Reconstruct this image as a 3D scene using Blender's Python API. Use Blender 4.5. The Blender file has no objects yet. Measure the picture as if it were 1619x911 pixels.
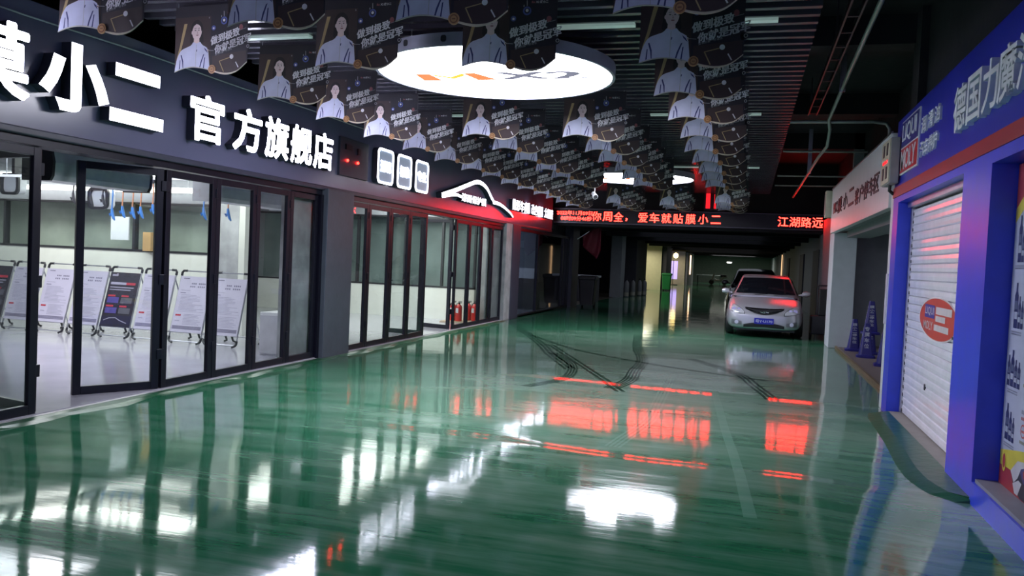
import bpy, math, random
from mathutils import Matrix, Vector
from mathutils.bvhtree import BVHTree
random.seed(7)
R = math.radians
PI = math.pi
SC = bpy.context.scene
COL = SC.collection

# ------------------------------------------------------------------ camera, world, exposure
def set_camera():
    yaw, pitch, roll, f = R(16.0024), R(-2.0494), R(2.5785), 1300.0
    fw = Vector((-math.sin(yaw) * math.cos(pitch), math.cos(yaw) * math.cos(pitch), math.sin(pitch)))
    r = Vector((math.cos(yaw), math.sin(yaw), 0.0))
    u = r.cross(fw)
    r2 = math.cos(roll) * r + math.sin(roll) * u
    u2 = -math.sin(roll) * r + math.cos(roll) * u
    cam = bpy.data.cameras.new('camera')
    cam.sensor_fit = 'HORIZONTAL'
    cam.sensor_width = 36.0
    cam.lens = f / 1619.0 * 36.0
    cam.clip_start = 0.05
    cam.clip_end = 400
    o = bpy.data.objects.new('camera', cam)
    COL.objects.link(o)
    m = Matrix((r2, u2, -fw)).transposed().to_4x4()
    m.translation = (0, 0, 1.6)
    o.matrix_world = m
    SC.camera = o
set_camera()

SC.view_settings.view_transform = 'Standard'
SC.view_settings.look = 'None'
SC.view_settings.exposure = 0.80
SC.view_settings.gamma = 1.0
SC.view_settings.use_curve_mapping = False
SC.cycles.use_denoising = True
SC.cycles.max_bounces = 8
SC.cycles.diffuse_bounces = 4
SC.cycles.glossy_bounces = 4
SC.cycles.transparent_max_bounces = 24
SC.cycles.sample_clamp_indirect = 6.0
SC.cycles.caustics_reflective = False
SC.cycles.caustics_refractive = False

W = bpy.data.worlds.new('night')
W.use_nodes = True
W.node_tree.nodes['Background'].inputs[0].default_value = (0.52, 0.47, 0.95, 1)
W.node_tree.nodes['Background'].inputs[1].default_value = 0.60
SC.world = W

# brightness of everything that gives off light
E_DISC, E_LETTER, E_LED, E_PANEL = 9.5, 3.7, 20.0, 2.6

def area(name, loc, sx, sy, power, col=(1, 1, 1), rot=(0, 0, 0)):
    l = bpy.data.lights.new(name, 'AREA')
    l.shape = 'RECTANGLE'; l.size = sx; l.size_y = sy; l.energy = power; l.color = col
    o = bpy.data.objects.new(name, l); COL.objects.link(o)
    o.location = loc; o.rotation_euler = rot
    return o
# the ceiling lamps of the workshop behind the glass, and unseen fill lights added for the garage and the bay
WS = (0.95, 1.0, 0.93)
area('workshop_light', (-9.6, 9.0, 3.02), 5.0, 1.2, 105, (0.93, 0.93, 1.0))
area('workshop_light', (-11.0, 11.7, 3.02), 6.0, 0.6, 82, WS)
area('workshop_light', (-8.2, 15.0, 3.02), 3.0, 3.0, 105, WS)
area('workshop_light', (-7.8, 18.0, 3.02), 2.6, 2.0, 72, WS)
area('far_room_light', (-6.4, 50.3, 2.55), 1.6, 4.5, 55, (1.0, 0.94, 0.70))
area('far_room_light', (-6.6, 66, 2.6), 1.6, 10, 110, (1.0, 0.85, 0.55))
area('bay_fill', (3.7, 14.6, 2.45), 1.6, 5.0, 10, (0.85, 0.92, 1.0))  # unseen lamp added to brighten the dark parking recess
area('garage_fill', (-1.5, 84, 2.9), 4, 3, 170, (0.95, 0.95, 0.85))
area('garage_fill', (-2.0, 62, 3.0), 5, 14, 40, (0.95, 0.9, 0.9))  # this and the next two: unseen lamps added to lift the dark garage
area('garage_fill', (-2.0, 37, 3.0), 5, 12, 34, (0.8, 0.85, 1.0))
area('garage_fill', (-8.2, 31, 3.0), 2, 6, 22, (0.8, 0.85, 1.0))
area('side_room_light', (-8.6, 22.6, 3.02), 2.5, 4.0, 75, (0.8, 0.88, 1.0))

# ------------------------------------------------------------------ materials
MATS = {}
def pmat(name, base, rough=0.5, metal=0.0, spec=0.5, var=0.12, scale=6.0, bump=0.0, bscale=60.0,
         emis=None, estr=0.0, coat=0.0, rvar=0.1, stretch=None):
    if name in MATS: return MATS[name]
    m = bpy.data.materials.new(name); m.use_nodes = True
    nt = m.node_tree; N = nt.nodes; L = nt.links
    b = N['Principled BSDF']
    b.inputs['Roughness'].default_value = rough
    b.inputs['Metallic'].default_value = metal
    b.inputs['Specular IOR Level'].default_value = spec
    b.inputs['Coat Weight'].default_value = coat
    b.inputs['Coat Roughness'].default_value = 0.06
    tc = N.new('ShaderNodeTexCoord'); mp = N.new('ShaderNodeMapping')
    if stretch: mp.inputs['Scale'].default_value = stretch
    L.new(tc.outputs['Object'], mp.inputs['Vector'])
    nz = N.new('ShaderNodeTexNoise'); nz.inputs['Scale'].default_value = scale; nz.inputs['Detail'].default_value = 5
    L.new(mp.outputs['Vector'], nz.inputs['Vector'])
    mr = N.new('ShaderNodeMapRange'); mr.inputs['To Min'].default_value = 1 - var; mr.inputs['To Max'].default_value = 1 + var
    mr.inputs['From Min'].default_value = 0.25; mr.inputs['From Max'].default_value = 0.75
    L.new(nz.outputs['Fac'], mr.inputs['Value'])
    mx = N.new('ShaderNodeMix'); mx.data_type = 'RGBA'; mx.blend_type = 'MULTIPLY'
    mx.inputs['Factor'].default_value = 1.0
    mx.inputs['A'].default_value = (*base, 1)
    L.new(mr.outputs['Result'], mx.inputs['B'])
    L.new(mx.outputs['Result'], b.inputs['Base Color'])
    r2 = N.new('ShaderNodeMapRange'); r2.inputs['To Min'].default_value = max(0.02, rough * (1 - rvar)); r2.inputs['To Max'].default_value = min(1, rough * (1 + rvar))
    L.new(nz.outputs['Fac'], r2.inputs['Value']); L.new(r2.outputs['Result'], b.inputs['Roughness'])
    if bump:
        n2 = N.new('ShaderNodeTexNoise'); n2.inputs['Scale'].default_value = bscale; n2.inputs['Detail'].default_value = 3
        L.new(mp.outputs['Vector'], n2.inputs['Vector'])
        bp = N.new('ShaderNodeBump'); bp.inputs['Strength'].default_value = bump; bp.inputs['Distance'].default_value = 0.01
        L.new(n2.outputs['Fac'], bp.inputs['Height']); L.new(bp.outputs['Normal'], b.inputs['Normal'])
    if emis:
        b.inputs['Emission Color'].default_value = (*emis, 1); b.inputs['Emission Strength'].default_value = estr
    MATS[name] = m
    return m

def glass_mat(name, tint=(1, 1, 1), base=0.05):
    m = bpy.data.materials.new(name); m.use_nodes = True
    nt = m.node_tree; N = nt.nodes; L = nt.links
    N.remove(N['Principled BSDF'])
    out = N['Material Output']
    lw = N.new('ShaderNodeLayerWeight'); lw.inputs['Blend'].default_value = 0.5
    pw = N.new('ShaderNodeMath'); pw.operation = 'POWER'; pw.inputs[1].default_value = 4.0
    L.new(lw.outputs['Facing'], pw.inputs[0])
    ma = N.new('ShaderNodeMath'); ma.operation = 'MULTIPLY_ADD'; ma.inputs[1].default_value = 0.6; ma.inputs[2].default_value = base
    L.new(pw.outputs[0], ma.inputs[0])
    t = N.new('ShaderNodeBsdfTransparent'); g = N.new('ShaderNodeBsdfGlossy'); g.inputs['Roughness'].default_value = 0.02
    nz = N.new('ShaderNodeTexNoise'); nz.inputs['Scale'].default_value = 2.0
    cr = N.new('ShaderNodeMix'); cr.data_type = 'RGBA'; cr.inputs['A'].default_value = (*tint, 1)
    cr.inputs['B'].default_value = (tint[0] * .96, tint[1] * .96, tint[2] * .96, 1)
    L.new(nz.outputs['Fac'], cr.inputs['Factor']); L.new(cr.outputs['Result'], t.inputs['Color'])
    ms = N.new('ShaderNodeMixShader')
    L.new(ma.outputs[0], ms.inputs['Fac']); L.new(t.outputs[0], ms.inputs[1]); L.new(g.outputs[0], ms.inputs[2])
    L.new(ms.outputs[0], out.inputs['Surface'])
    MATS[name] = m
    return m

def floor_mat(name, ca, cb, cd, ck, lit_dust=(0.36, 0.47, 0.39)):
    m = bpy.data.materials.new(name); m.use_nodes = True
    nt = m.node_tree; N = nt.nodes; L = nt.links
    b = N['Principled BSDF']
    tc = N.new('ShaderNodeTexCoord')
    def noise(scale, sc=(1, 1, 1), rot=0.0, det=4, rough=0.55):
        mp = N.new('ShaderNodeMapping'); mp.inputs['Scale'].default_value = sc; mp.inputs['Rotation'].default_value = (0, 0, rot)
        L.new(tc.outputs['Object'], mp.inputs['Vector'])
        n = N.new('ShaderNodeTexNoise'); n.inputs['Scale'].default_value = scale; n.inputs['Detail'].default_value = det
        n.inputs['Roughness'].default_value = rough
        L.new(mp.outputs['Vector'], n.inputs['Vector']); return n
    def rng(s, a, c, lo, hi):
        r = N.new('ShaderNodeMapRange'); r.inputs['From Min'].default_value = a; r.inputs['From Max'].default_value = c
        r.inputs['To Min'].default_value = lo; r.inputs['To Max'].default_value = hi
        L.new(s, r.inputs['Value']); return r.outputs['Result']
    def mix(fac, a, c):
        x = N.new('ShaderNodeMix'); x.data_type = 'RGBA'; L.new(fac, x.inputs['Factor'])
        for k, v in (('A', a), ('B', c)):
            if isinstance(v, tuple): x.inputs[k].default_value = (*v, 1)
            else: L.new(v, x.inputs[k])
        return x.outputs['Result']
    big = noise(0.35, det=3)
    streak = noise(2.2, (0.25, 2.6, 1), R(-18), 6, 0.65)
    fine = noise(7.0, (0.3, 4.5, 1), R(-24), 5, 0.7)
    base = mix(rng(big.outputs['Fac'], 0.35, 0.65, 0, 1), ca, cb)
    dusty = mix(rng(streak.outputs['Fac'], 0.42, 0.78, 0, 0.50), base, cd)
    dark = mix(rng(fine.outputs['Fac'], 0.55, 0.8, 0, 0.55), dusty, ck)
    sp = N.new('ShaderNodeVectorMath'); sp.operation = 'SUBTRACT'; sp.inputs[1].default_value = (-1.0, 12.6, 0)  # mid-aisle dust patch, made paler to imitate stronger light on the floor
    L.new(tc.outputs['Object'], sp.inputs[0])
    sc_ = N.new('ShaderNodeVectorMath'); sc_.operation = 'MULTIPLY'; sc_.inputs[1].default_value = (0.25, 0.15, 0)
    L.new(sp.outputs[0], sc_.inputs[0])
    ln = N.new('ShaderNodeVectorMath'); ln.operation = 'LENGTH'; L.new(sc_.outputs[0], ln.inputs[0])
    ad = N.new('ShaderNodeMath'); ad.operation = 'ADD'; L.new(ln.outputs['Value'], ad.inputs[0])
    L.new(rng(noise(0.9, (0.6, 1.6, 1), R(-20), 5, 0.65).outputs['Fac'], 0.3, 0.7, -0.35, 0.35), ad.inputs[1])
    dark = mix(rng(ad.outputs[0], 0.25, 1.25, 0.70, 0.0), dark, lit_dust)
    L.new(dark, b.inputs['Base Color'])
    L.new(rng(streak.outputs['Fac'], 0.35, 0.75, 0.05, 0.10), b.inputs['Roughness'])
    b.inputs['IOR'].default_value = 1.5
    b.inputs['Specular IOR Level'].default_value = 0.5
    wav = noise(1.1, (1, 1.0, 1), 0.3, 2, 0.4)
    rip = noise(9.0, (0.35, 2.2, 1), R(-15), 4, 0.6)
    b1 = N.new('ShaderNodeBump'); b1.inputs['Strength'].default_value = 0.35; b1.inputs['Distance'].default_value = 0.011
    L.new(wav.outputs['Fac'], b1.inputs['Height'])
    b2 = N.new('ShaderNodeBump'); b2.inputs['Strength'].default_value = 0.10; b2.inputs['Distance'].default_value = 0.003
    L.new(rip.outputs['Fac'], b2.inputs['Height']); L.new(b1.outputs['Normal'], b2.inputs['Normal'])
    L.new(b2.outputs['Normal'], b.inputs['Normal'])
    return m

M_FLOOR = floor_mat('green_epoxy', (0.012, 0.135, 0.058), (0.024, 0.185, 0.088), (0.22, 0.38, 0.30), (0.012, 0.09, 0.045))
M_GLASS = glass_mat('clear_glass', (0.93, 0.95, 0.95))
M_DGLASS = glass_mat('smoked_glass', (0.60, 0.63, 0.68), 0.05)
M_WGLASS = glass_mat('window_glass', (0.92, 0.95, 0.93), 0.05)
BLACKALU = pmat('black_aluminium', (0.010, 0.010, 0.022), 0.35, 0.2)
FASCIA = pmat('dark_grey_panel', (0.17, 0.168, 0.29), 0.21, 0.0, 0.9, 0.06, 1.5)
FASCIA_D = pmat('darker_panel', (0.06, 0.062, 0.10), 0.4)
PILLAR_D = pmat('dark_stone', (0.10, 0.115, 0.15), 0.45, bump=0.2, bscale=20)
PILLAR_L = pmat('grey_stone', (0.42, 0.43, 0.45), 0.5, var=0.3, scale=4, bump=0.3, bscale=18)
WHITEWALL = pmat('white_wall', (0.80, 0.82, 0.76), 0.6, var=0.03)
INTFLOOR = pmat('pale_floor', (0.40, 0.39, 0.46), 0.12, var=0.1, scale=2, bump=0.05, bscale=3)
INTCEIL = pmat('grey_ceiling', (0.22, 0.25, 0.29), 0.7)
DARKCONC = pmat('dark_concrete', (0.012, 0.012, 0.018), 0.8, bump=0.3, bscale=12)
DARKWALL = pmat('dark_wall', (0.06, 0.058, 0.078), 0.6)
GREYWALL = pmat('grey_wall', (0.30, 0.31, 0.345), 0.65, var=0.08)
PALEWALL = pmat('pale_wall', (0.66, 0.70, 0.76), 0.5, var=0.05)
CREAM = pmat('cream_wall', (0.72, 0.68, 0.48), 0.6, var=0.05)
SLAT = pmat('black_slat', (0.075, 0.070, 0.095), 0.25, 0.0, 0.8, 0.1, 3)
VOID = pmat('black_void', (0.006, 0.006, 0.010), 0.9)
EWHITE = pmat('lit_white', (0.9, 0.9, 0.95), 0.4, emis=(0.86, 0.88, 1.0), estr=E_LETTER)
EDISC = pmat('lit_disc', (0.9, 0.9, 0.95), 0.4, emis=(0.88, 0.89, 1.0), estr=E_DISC)
ERED = pmat('lit_red', (0.3, 0.0, 0.0), 0.4, emis=(1.0, 0.011, 0.007), estr=E_LED)
EREDTUBE = pmat('lit_red_letter', (0.3, 0.0, 0.0), 0.4, emis=(1.0, 0.012, 0.02), estr=1.0)
EPANEL = pmat('lit_lamp_tube', (0.9, 0.9, 0.9), 0.4, emis=(1.0, 1.0, 0.92), estr=E_PANEL)
LETTERSIDE = pmat('letter_return', (0.05, 0.05, 0.08), 0.4)
BOARD = pmat('led_board', (0.008, 0.006, 0.010), 0.35)
WHITEPL = pmat('white_plastic', (0.75, 0.76, 0.80), 0.35)
DARKPL = pmat('dark_plastic', (0.025, 0.025, 0.032), 0.4)
CHROME = pmat('chrome', (0.75, 0.76, 0.80), 0.15, 1.0)
ALU = pmat('aluminium', (0.55, 0.56, 0.62), 0.3, 0.9)
BLUE = pmat('shop_blue', (0.035, 0.065, 0.72), 0.35, var=0.08)
BLUE_D = pmat('sign_blue', (0.016, 0.028, 0.42), 0.35, var=0.05)
REDST = pmat('sign_red', (0.34, 0.015, 0.025), 0.4)
SHUT = pmat('white_shutter', (0.88, 0.86, 0.95), 0.20, var=0.06)
YELLOW = pmat('print_yellow', (0.66, 0.56, 0.06), 0.4)
RUBBER = pmat('black_rubber', (0.015, 0.015, 0.018), 0.6)

# ------------------------------------------------------------------ mesh helpers
class MB:
    def __init__(s): s.v = []; s.f = []; s.m = []
    def add(s, vs, fs, mat=0, M=None):
        k = len(s.v)
        if M is not None: vs = [tuple(M @ Vector(p)) for p in vs]
        s.v += [tuple(p) for p in vs]
        s.f += [tuple(i + k for i in f) for f in fs]
        s.m += [mat] * len(fs)
        return s
    def box(s, x0, x1, y0, y1, z0, z1, mat=0, M=None):
        vs = [(x, y, z) for z in (z0, z1) for y in (y0, y1) for x in (x0, x1)]
        return s.add(vs, [(0, 2, 3, 1), (4, 5, 7, 6), (0, 1, 5, 4), (2, 6, 7, 3), (0, 4, 6, 2), (1, 3, 7, 5)], mat, M)
    def prism(s, poly, d, mat=0, M=None, side=None):
        """polygon in local xy, extruded from z=0 (back) to z=d (front)"""
        a = sum(poly[i][0] * poly[(i + 1) % len(poly)][1] - poly[(i + 1) % len(poly)][0] * poly[i][1] for i in range(len(poly)))
        if a < 0: poly = poly[::-1]
        n = len(poly)
        vs = [(p[0], p[1], 0) for p in poly] + [(p[0], p[1], d) for p in poly]
        s.add(vs, [tuple(range(n, 2 * n))], mat, M)
        s.add(vs, [tuple(range(n - 1, -1, -1))] + [(i, (i + 1) % n, n + (i + 1) % n, n + i) for i in range(n)], mat if side is None else side, M)
        return s
    def strip(s, us, top, bot, d, mat=0, M=None, side=None):
        """columns between two curves, thickness d"""
        n = len(us)
        for i in range(n - 1):
            p = [(us[i], bot(us[i])), (us[i + 1], bot(us[i + 1])), (us[i + 1], top(us[i + 1])), (us[i], top(us[i]))]
            s.prism(p, d, mat, M, side)
        return s
    def flat(s, poly, z=0.0, mat=0, M=None):
        a = sum(poly[i][0] * poly[(i + 1) % len(poly)][1] - poly[(i + 1) % len(poly)][0] * poly[i][1] for i in range(len(poly)))
        if a < 0: poly = poly[::-1]
        return s.add([(p[0], p[1], z) for p in poly], [tuple(range(len(poly)))], mat, M)
    def disk(s, cx, cy, rx, ry, z=0.0, mat=0, M=None, n=20, rot=0.0):
        c, q = math.cos(rot), math.sin(rot)
        pts = []
        for i in range(n):
            a = 2 * PI * i / n; x, y = rx * math.cos(a), ry * math.sin(a)
            pts.append((cx + x * c - y * q, cy + x * q + y * c))
        return s.flat(pts, z, mat, M)
    def bar(s, p, q, w, z=0.0, mat=0, M=None):
        d = Vector((q[0] - p[0], q[1] - p[1])); d.normalize(); n = Vector((-d.y, d.x)) * w / 2
        return s.flat([(p[0] + n.x, p[1] + n.y), (p[0] - n.x, p[1] - n.y), (q[0] - n.x, q[1] - n.y), (q[0] + n.x, q[1] + n.y)], z, mat, M)
    def tube(s, path, r, mat=0, M=None, n=8, cap=True):
        path = [Vector(p) for p in path]
        rr = r if isinstance(r, (list, tuple)) else [r] * len(path)
        vs, fs = [], []
        up = None
        for i, p in enumerate(path):
            t = (path[min(i + 1, len(path) - 1)] - path[max(i - 1, 0)]).normalized()
            if up is None: up = Vector((0, 0, 1)) if abs(t.z) < 0.9 else Vector((1, 0, 0))
            a = t.cross(up)
            if a.length < 1e-4: a = t.orthogonal()
            a.normalize(); b = a.cross(t).normalized(); up = b
            for k in range(n):
                g = 2 * PI * k / n
                vs.append(tuple(p + (a * math.cos(g) + b * math.sin(g)) * rr[i]))
        for i in range(len(path) - 1):
            for k in range(n):
                fs.append((i * n + k, i * n + (k + 1) % n, (i + 1) * n + (k + 1) % n, (i + 1) * n + k))
        if cap:
            fs.append(tuple(range(n - 1, -1, -1))); e = (len(path) - 1) * n; fs.append(tuple(range(e, e + n)))
        return s.add(vs, fs, mat, M)
    def lathe(s, prof, mat=0, M=None, n=20):
        vs, fs = [], []
        for (r, z) in prof:
            for k in range(n):
                g = 2 * PI * k / n; vs.append((r * math.cos(g), r * math.sin(g), z))
        for i in range(len(prof) - 1):
            for k in range(n):
                fs.append((i * n + k, i * n + (k + 1) % n, (i + 1) * n + (k + 1) % n, (i + 1) * n + k))
        fs.append(tuple(range(n - 1, -1, -1))); e = (len(prof) - 1) * n; fs.append(tuple(range(e, e + n)))
        return s.add(vs, fs, mat, M)
    def loft(s, rings, mat=0, M=None, cap=True):
        n = len(rings[0]); vs = [p for r in rings for p in r]; fs = []
        for i in range(len(rings) - 1):
            for k in range(n):
                fs.append((i * n + k, i * n + (k + 1) % n, (i + 1) * n + (k + 1) % n, (i + 1) * n + k))
        if cap:
            fs.append(tuple(range(n - 1, -1, -1))); e = (len(rings) - 1) * n; fs.append(tuple(range(e, e + n)))
        return s.add(vs, fs, mat, M)
    def text(s, txt, M, h, w=None, mat=0, d=0.0, bold=0.0, shear=0.0, side=None, align='C'):
        """text block scaled to height h (and width w), centred on / starting at the origin of M"""
        vs, fs, front = glyphs(txt, bold, shear, d > 0)
        xs = [p[0] for p in vs]; ys = [p[1] for p in vs]
        x0, x1, y0, y1 = min(xs), max(xs), min(ys), max(ys)
        sy = h / (y1 - y0); sx = sy if w is None else w / (x1 - x0)
        ox = (x0 + x1) / 2 if align == 'C' else x0
        oy = (y0 + y1) / 2
        vv = [((p[0] - ox) * sx, (p[1] - oy) * sy, (p[2] + 0.5) * d if d > 0 else 0.0) for p in vs]
        if side is None or d <= 0:
            return s.add(vv, fs, mat, M)
        s.add(vv, [f for f, q in zip(fs, front) if q], mat, M)
        s.add(vv, [f for f, q in zip(fs, front) if not q], side, M)
        return s
    def build(s, name, mats, parent=None, origin=None, smooth=False, bevel=0.0, weld=False, subsurf=0):
        if origin is None:
            if parent is not None: origin = parent.get('_o', (0, 0, 0))
            else:
                xs = [p[0] for p in s.v]; ys = [p[1] for p in s.v]; zs = [p[2] for p in s.v]
                origin = ((min(xs) + max(xs)) / 2, (min(ys) + max(ys)) / 2, min(zs))
        me = bpy.data.meshes.new(name)
        me.from_pydata([(p[0] - origin[0], p[1] - origin[1], p[2] - origin[2]) for p in s.v], [], s.f)
        if not isinstance(mats, (list, tuple)): mats = [mats]
        for m in mats: me.materials.append(m)
        for p, k in zip(me.polygons, s.m):
            p.material_index = k; p.use_smooth = smooth
        me.update()
        o = bpy.data.objects.new(name, me); COL.objects.link(o)
        if parent is not None: o.parent = parent; o['_o'] = tuple(origin)
        else: o.location = origin
        if bevel:
            b = o.modifiers.new('bevel', 'BEVEL'); b.width = bevel; b.segments = 2; b.limit_method = 'ANGLE'
        if subsurf:
            b = o.modifiers.new('subsurf', 'SUBSURF'); b.levels = subsurf; b.render_levels = subsurf
        if smooth and not subsurf:
            try:
                me.set_sharp_from_angle(angle=R(40))
            except Exception: pass
        return o

_G = {}
def glyphs(txt, bold, shear, solid):
    key = (txt, bold, shear, solid)
    if key in _G: return _G[key]
    c = bpy.data.curves.new('t', 'FONT'); c.body = txt; c.offset = bold; c.shear = shear; c.resolution_u = 3
    if solid: c.extrude = 0.5
    o = bpy.data.objects.new('t', c); COL.objects.link(o)
    dg = bpy.context.evaluated_depsgraph_get(); e = o.evaluated_get(dg); me = e.to_mesh()
    vs = [tuple(v.co) for v in me.vertices]; fs = [tuple(p.vertices) for p in me.polygons]
    fr = [p.normal.z > 0.9 for p in me.polygons]
    e.to_mesh_clear(); bpy.data.objects.remove(o); bpy.data.curves.remove(c)
    _G[key] = (vs, fs, fr)
    return _G[key]

def frame(ex, ey, o):
    ex = Vector(ex).normalized(); ey = Vector(ey).normalized(); ez = ex.cross(ey)
    m = Matrix((ex, ey, ez)).transposed().to_4x4(); m.translation = o
    return m
def F_left(y, z, x=-6.0): return frame((0, 1, 0), (0, 0, 1), (x, y, z))      # faces +X
def F_right(y, z, x=1.6): return frame((0, -1, 0), (0, 0, 1), (x, y, z))     # faces -X
def F_front(x, z, y): return frame((1, 0, 0), (0, 0, 1), (x, y, z))          # faces -Y

def thing(name, label, cat, loc=(0, 0, 0), rz=0.0, group=None):
    o = bpy.data.objects.new(name, None); COL.objects.link(o)
    o.empty_display_size = 0.1
    o.location = loc; o.rotation_euler = (0, 0, rz)
    o['label'] = label; o['category'] = cat
    if group: o['group'] = group
    return o
def tag(o, label, cat, group=None):
    o['label'] = label; o['category'] = cat
    if group: o['group'] = group
    return o
def struct(o):
    o['kind'] = 'structure'; return o
def copy_tree(o, parent=None):
    c = o.copy(); COL.objects.link(c)
    if parent is not None: c.parent = parent
    for ch in list(o.children): copy_tree(ch, c)
    return c
def wrap(t):
    """world-space parts: children of thing t get vertices relative to its location"""
    return tuple(t.location)
def rrect(w, h, r, n=5):
    p = []
    for cx, cy, a0 in ((w / 2 - r, h / 2 - r, 0), (-w / 2 + r, h / 2 - r, 90), (-w / 2 + r, -h / 2 + r, 180), (w / 2 - r, -h / 2 + r, 270)):
        for i in range(n + 1):
            a = R(a0 + 90 * i / n); p.append((cx + r * math.cos(a), cy + r * math.sin(a)))
    return p
def interp(pts):
    """smooth interpolation through (x, y) points"""
    def f(x):
        if x <= pts[0][0]: return pts[0][1]
        for i in range(len(pts) - 1):
            if x <= pts[i + 1][0]:
                x0, y0 = pts[i]; x1, y1 = pts[i + 1]
                m0 = (pts[i + 1][1] - pts[max(i - 1, 0)][1]) / (pts[i + 1][0] - pts[max(i - 1, 0)][0])
                j = min(i + 2, len(pts) - 1); m1 = (pts[j][1] - y0) / (pts[j][0] - x0)
                t = (x - x0) / (x1 - x0); h = x1 - x0
                return (2 * t**3 - 3 * t**2 + 1) * y0 + (t**3 - 2 * t**2 + t) * h * m0 + (-2 * t**3 + 3 * t**2) * y1 + (t**3 - t**2) * h * m1
        return pts[-1][1]
    return f
def lin(a, b, n): return [a + (b - a) * i / (n - 1) for i in range(n)]

# ================================================================== THE SETTING
def smooth(a, b, x):
    t = max(0.0, min(1.0, (x - a) / (b - a))); return t * t * (3 - 2 * t)
_ez = interp([(-9, .115), (0, .115), (1.5, .108), (3.0, .092), (4.0, .076), (5.0, .058), (6.0, .0405), (7.0, .027), (8.0, .0165), (9.0, .0085), (10.0, .003), (11.0, 0.0), (12, 0), (100, 0)])
def floor_z(x, y):
    z = _ez(y) * smooth(-5.6, -3.6, x) * (1 - smooth(0.3, 1.3, x))
    # two low trowel ridges running across the aisle in the coating
    for y0, sl, a, up, dn, x0 in ((10.72, -0.085, .0075, .40, .9, -3.6), (6.72, -0.075, -.0070, .24, .8, -3.9)):
        d = y - (y0 + sl * (x + 1.0) + 0.05 * math.sin(x * 2.1))
        r = smooth(-up / 2, up / 2, d) * (1 - smooth(up / 2, up / 2 + dn, d))
        z += a * r * smooth(x0, x0 + 1.2, x) * (1 - smooth(0.9, 1.3, x))
    return z
mb = MB()
gx = [-6.02] + lin(-5.7, 1.4, 60) + [1.86, 2.4]; gy = [-8, -4, -2, -1] + lin(0, 5.5, 28) + lin(5.56, 13, 125) + [20, 30, 50, 70, 92]
mb.add([(x, y, floor_z(x, y)) for y in gy for x in gx], [(j * len(gx) + i, j * len(gx) + i + 1, (j + 1) * len(gx) + i + 1, (j + 1) * len(gx) + i) for j in range(len(gy) - 1) for i in range(len(gx) - 1)])
mb.box(-6.02, 2.4, -8, 92, -0.2, -0.02)
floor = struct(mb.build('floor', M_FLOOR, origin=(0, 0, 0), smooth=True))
struct(MB().box(-15.5, -6.02, 1.0, 26, -0.2, 0.03).build('floor', INTFLOOR, origin=(0, 0, 0)))
struct(MB().box(-11, -6.02, 26, 92, -0.2, 0.0).build('floor', pmat('dark_side_floor', (0.10, 0.09, 0.075), 0.35), origin=(0, 0, 0)))
struct(MB().box(1.86, 5.2, 10.4, 19.6, -0.15, 0.035).build('floor', pmat('brown_side_floor', (0.17, 0.135, 0.135), 0.5), origin=(0, 0, 0)))
# main slab and beams over the aisle
mb = MB().box(-15.5, 6, -8, 92, 4.7, 4.95)
for y in (10.7, 15.3, 19.6): mb.box(0.5, 6, y, y + 0.35, 4.35, 4.7)
for y in lin(30, 88, 12): mb.box(-6, 2.4, y, y + 0.3, 2.78, 3.1)
struct(mb.build('ceiling', DARKCONC, origin=(0, 0, 0)))
struct(MB().box(-11, 6, 26.2, 92, 3.05, 3.25).build('ceiling', DARKCONC, origin=(0, 0, 0)))
struct(MB().box(-15.5, -6.1, 1, 26, 3.1, 3.2).build('ceiling', INTCEIL, origin=(0, 0, 0)))
# black slat ceiling
mb = MB()
y = 3.6
while y < 25.0:
    mb.box(-5.85, 0.47, y, y + 0.07, 3.80, 3.92); y += 0.23
for x in (-5.6, -4.1, -2.5, -1.0, 0.3): mb.box(x, x + 0.05, 3.6, 25.05, 3.92, 3.97)
struct(mb.build('ceiling', SLAT, origin=(0, 0, 0)))
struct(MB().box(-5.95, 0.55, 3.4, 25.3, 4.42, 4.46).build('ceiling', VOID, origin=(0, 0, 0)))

# left shopfront: fascia, pillars, tracks, sill
mb = MB()
mb.box(-6.35, -6.0, 2.5, 25.15, 2.52, 3.62)
struct(mb.build('wall_left', FASCIA, origin=(0, 0, 0), bevel=0.012))
struct(MB().box(-6.3, -5.985, 2.5, 25.15, 2.47, 2.535).build('trim_1', FASCIA_D, origin=(0, 0, 0), bevel=0.012))
struct(MB().box(-6.25, -6.03, 2.5, 20.1, 2.40, 2.475).build('trim_2', BLACKALU, origin=(0, 0, 0)))
struct(MB().box(-6.15, -5.97, 3.0, 10.7, 0.0, 0.022).build('trim_3', pmat('stone_sill', (0.5, 0.5, 0.52), 0.4), origin=(0, 0, 0)))
struct(MB().box(-6.15, -5.97, 11.62, 20.05, 0.0, 0.022).build('trim_4', MATS['stone_sill'], origin=(0, 0, 0)))
struct(MB().box(-6.4, -5.93, 10.78, 11.6, 0, 2.5).build('wall_left', PILLAR_D, origin=(0, 0, 0), bevel=0.01))
struct(MB().box(-6.3, -6.12, 10.14, 10.8, 0.03, 3.1).build('wall_left', PILLAR_L, origin=(0, 0, 0)))
struct(MB().box(-6.3, -6.12, 18.95, 20.07, 0.03, 3.1).build('wall_left', PILLAR_L, origin=(0, 0, 0)))
struct(MB().box(-6.3, -5.96, 20.08, 20.6, 0, 2.5).build('wall_left', PILLAR_L, origin=(0, 0, 0), bevel=0.01))
struct(MB().box(-6.3, -5.94, 20.6, 21.35, 0, 2.5).build('wall_left', FASCIA_D, origin=(0, 0, 0), bevel=0.01))
struct(MB().box(-6.5, -6.02, 25.15, 25.9, 2.62, 4.7).build('wall_left', DARKWALL, origin=(0, 0, 0)))
struct(MB().box(-15.5, -6.35, 25.2, 25.4, 0, 4.7).build('wall_left', DARKWALL, origin=(0, 0, 0)))
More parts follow.
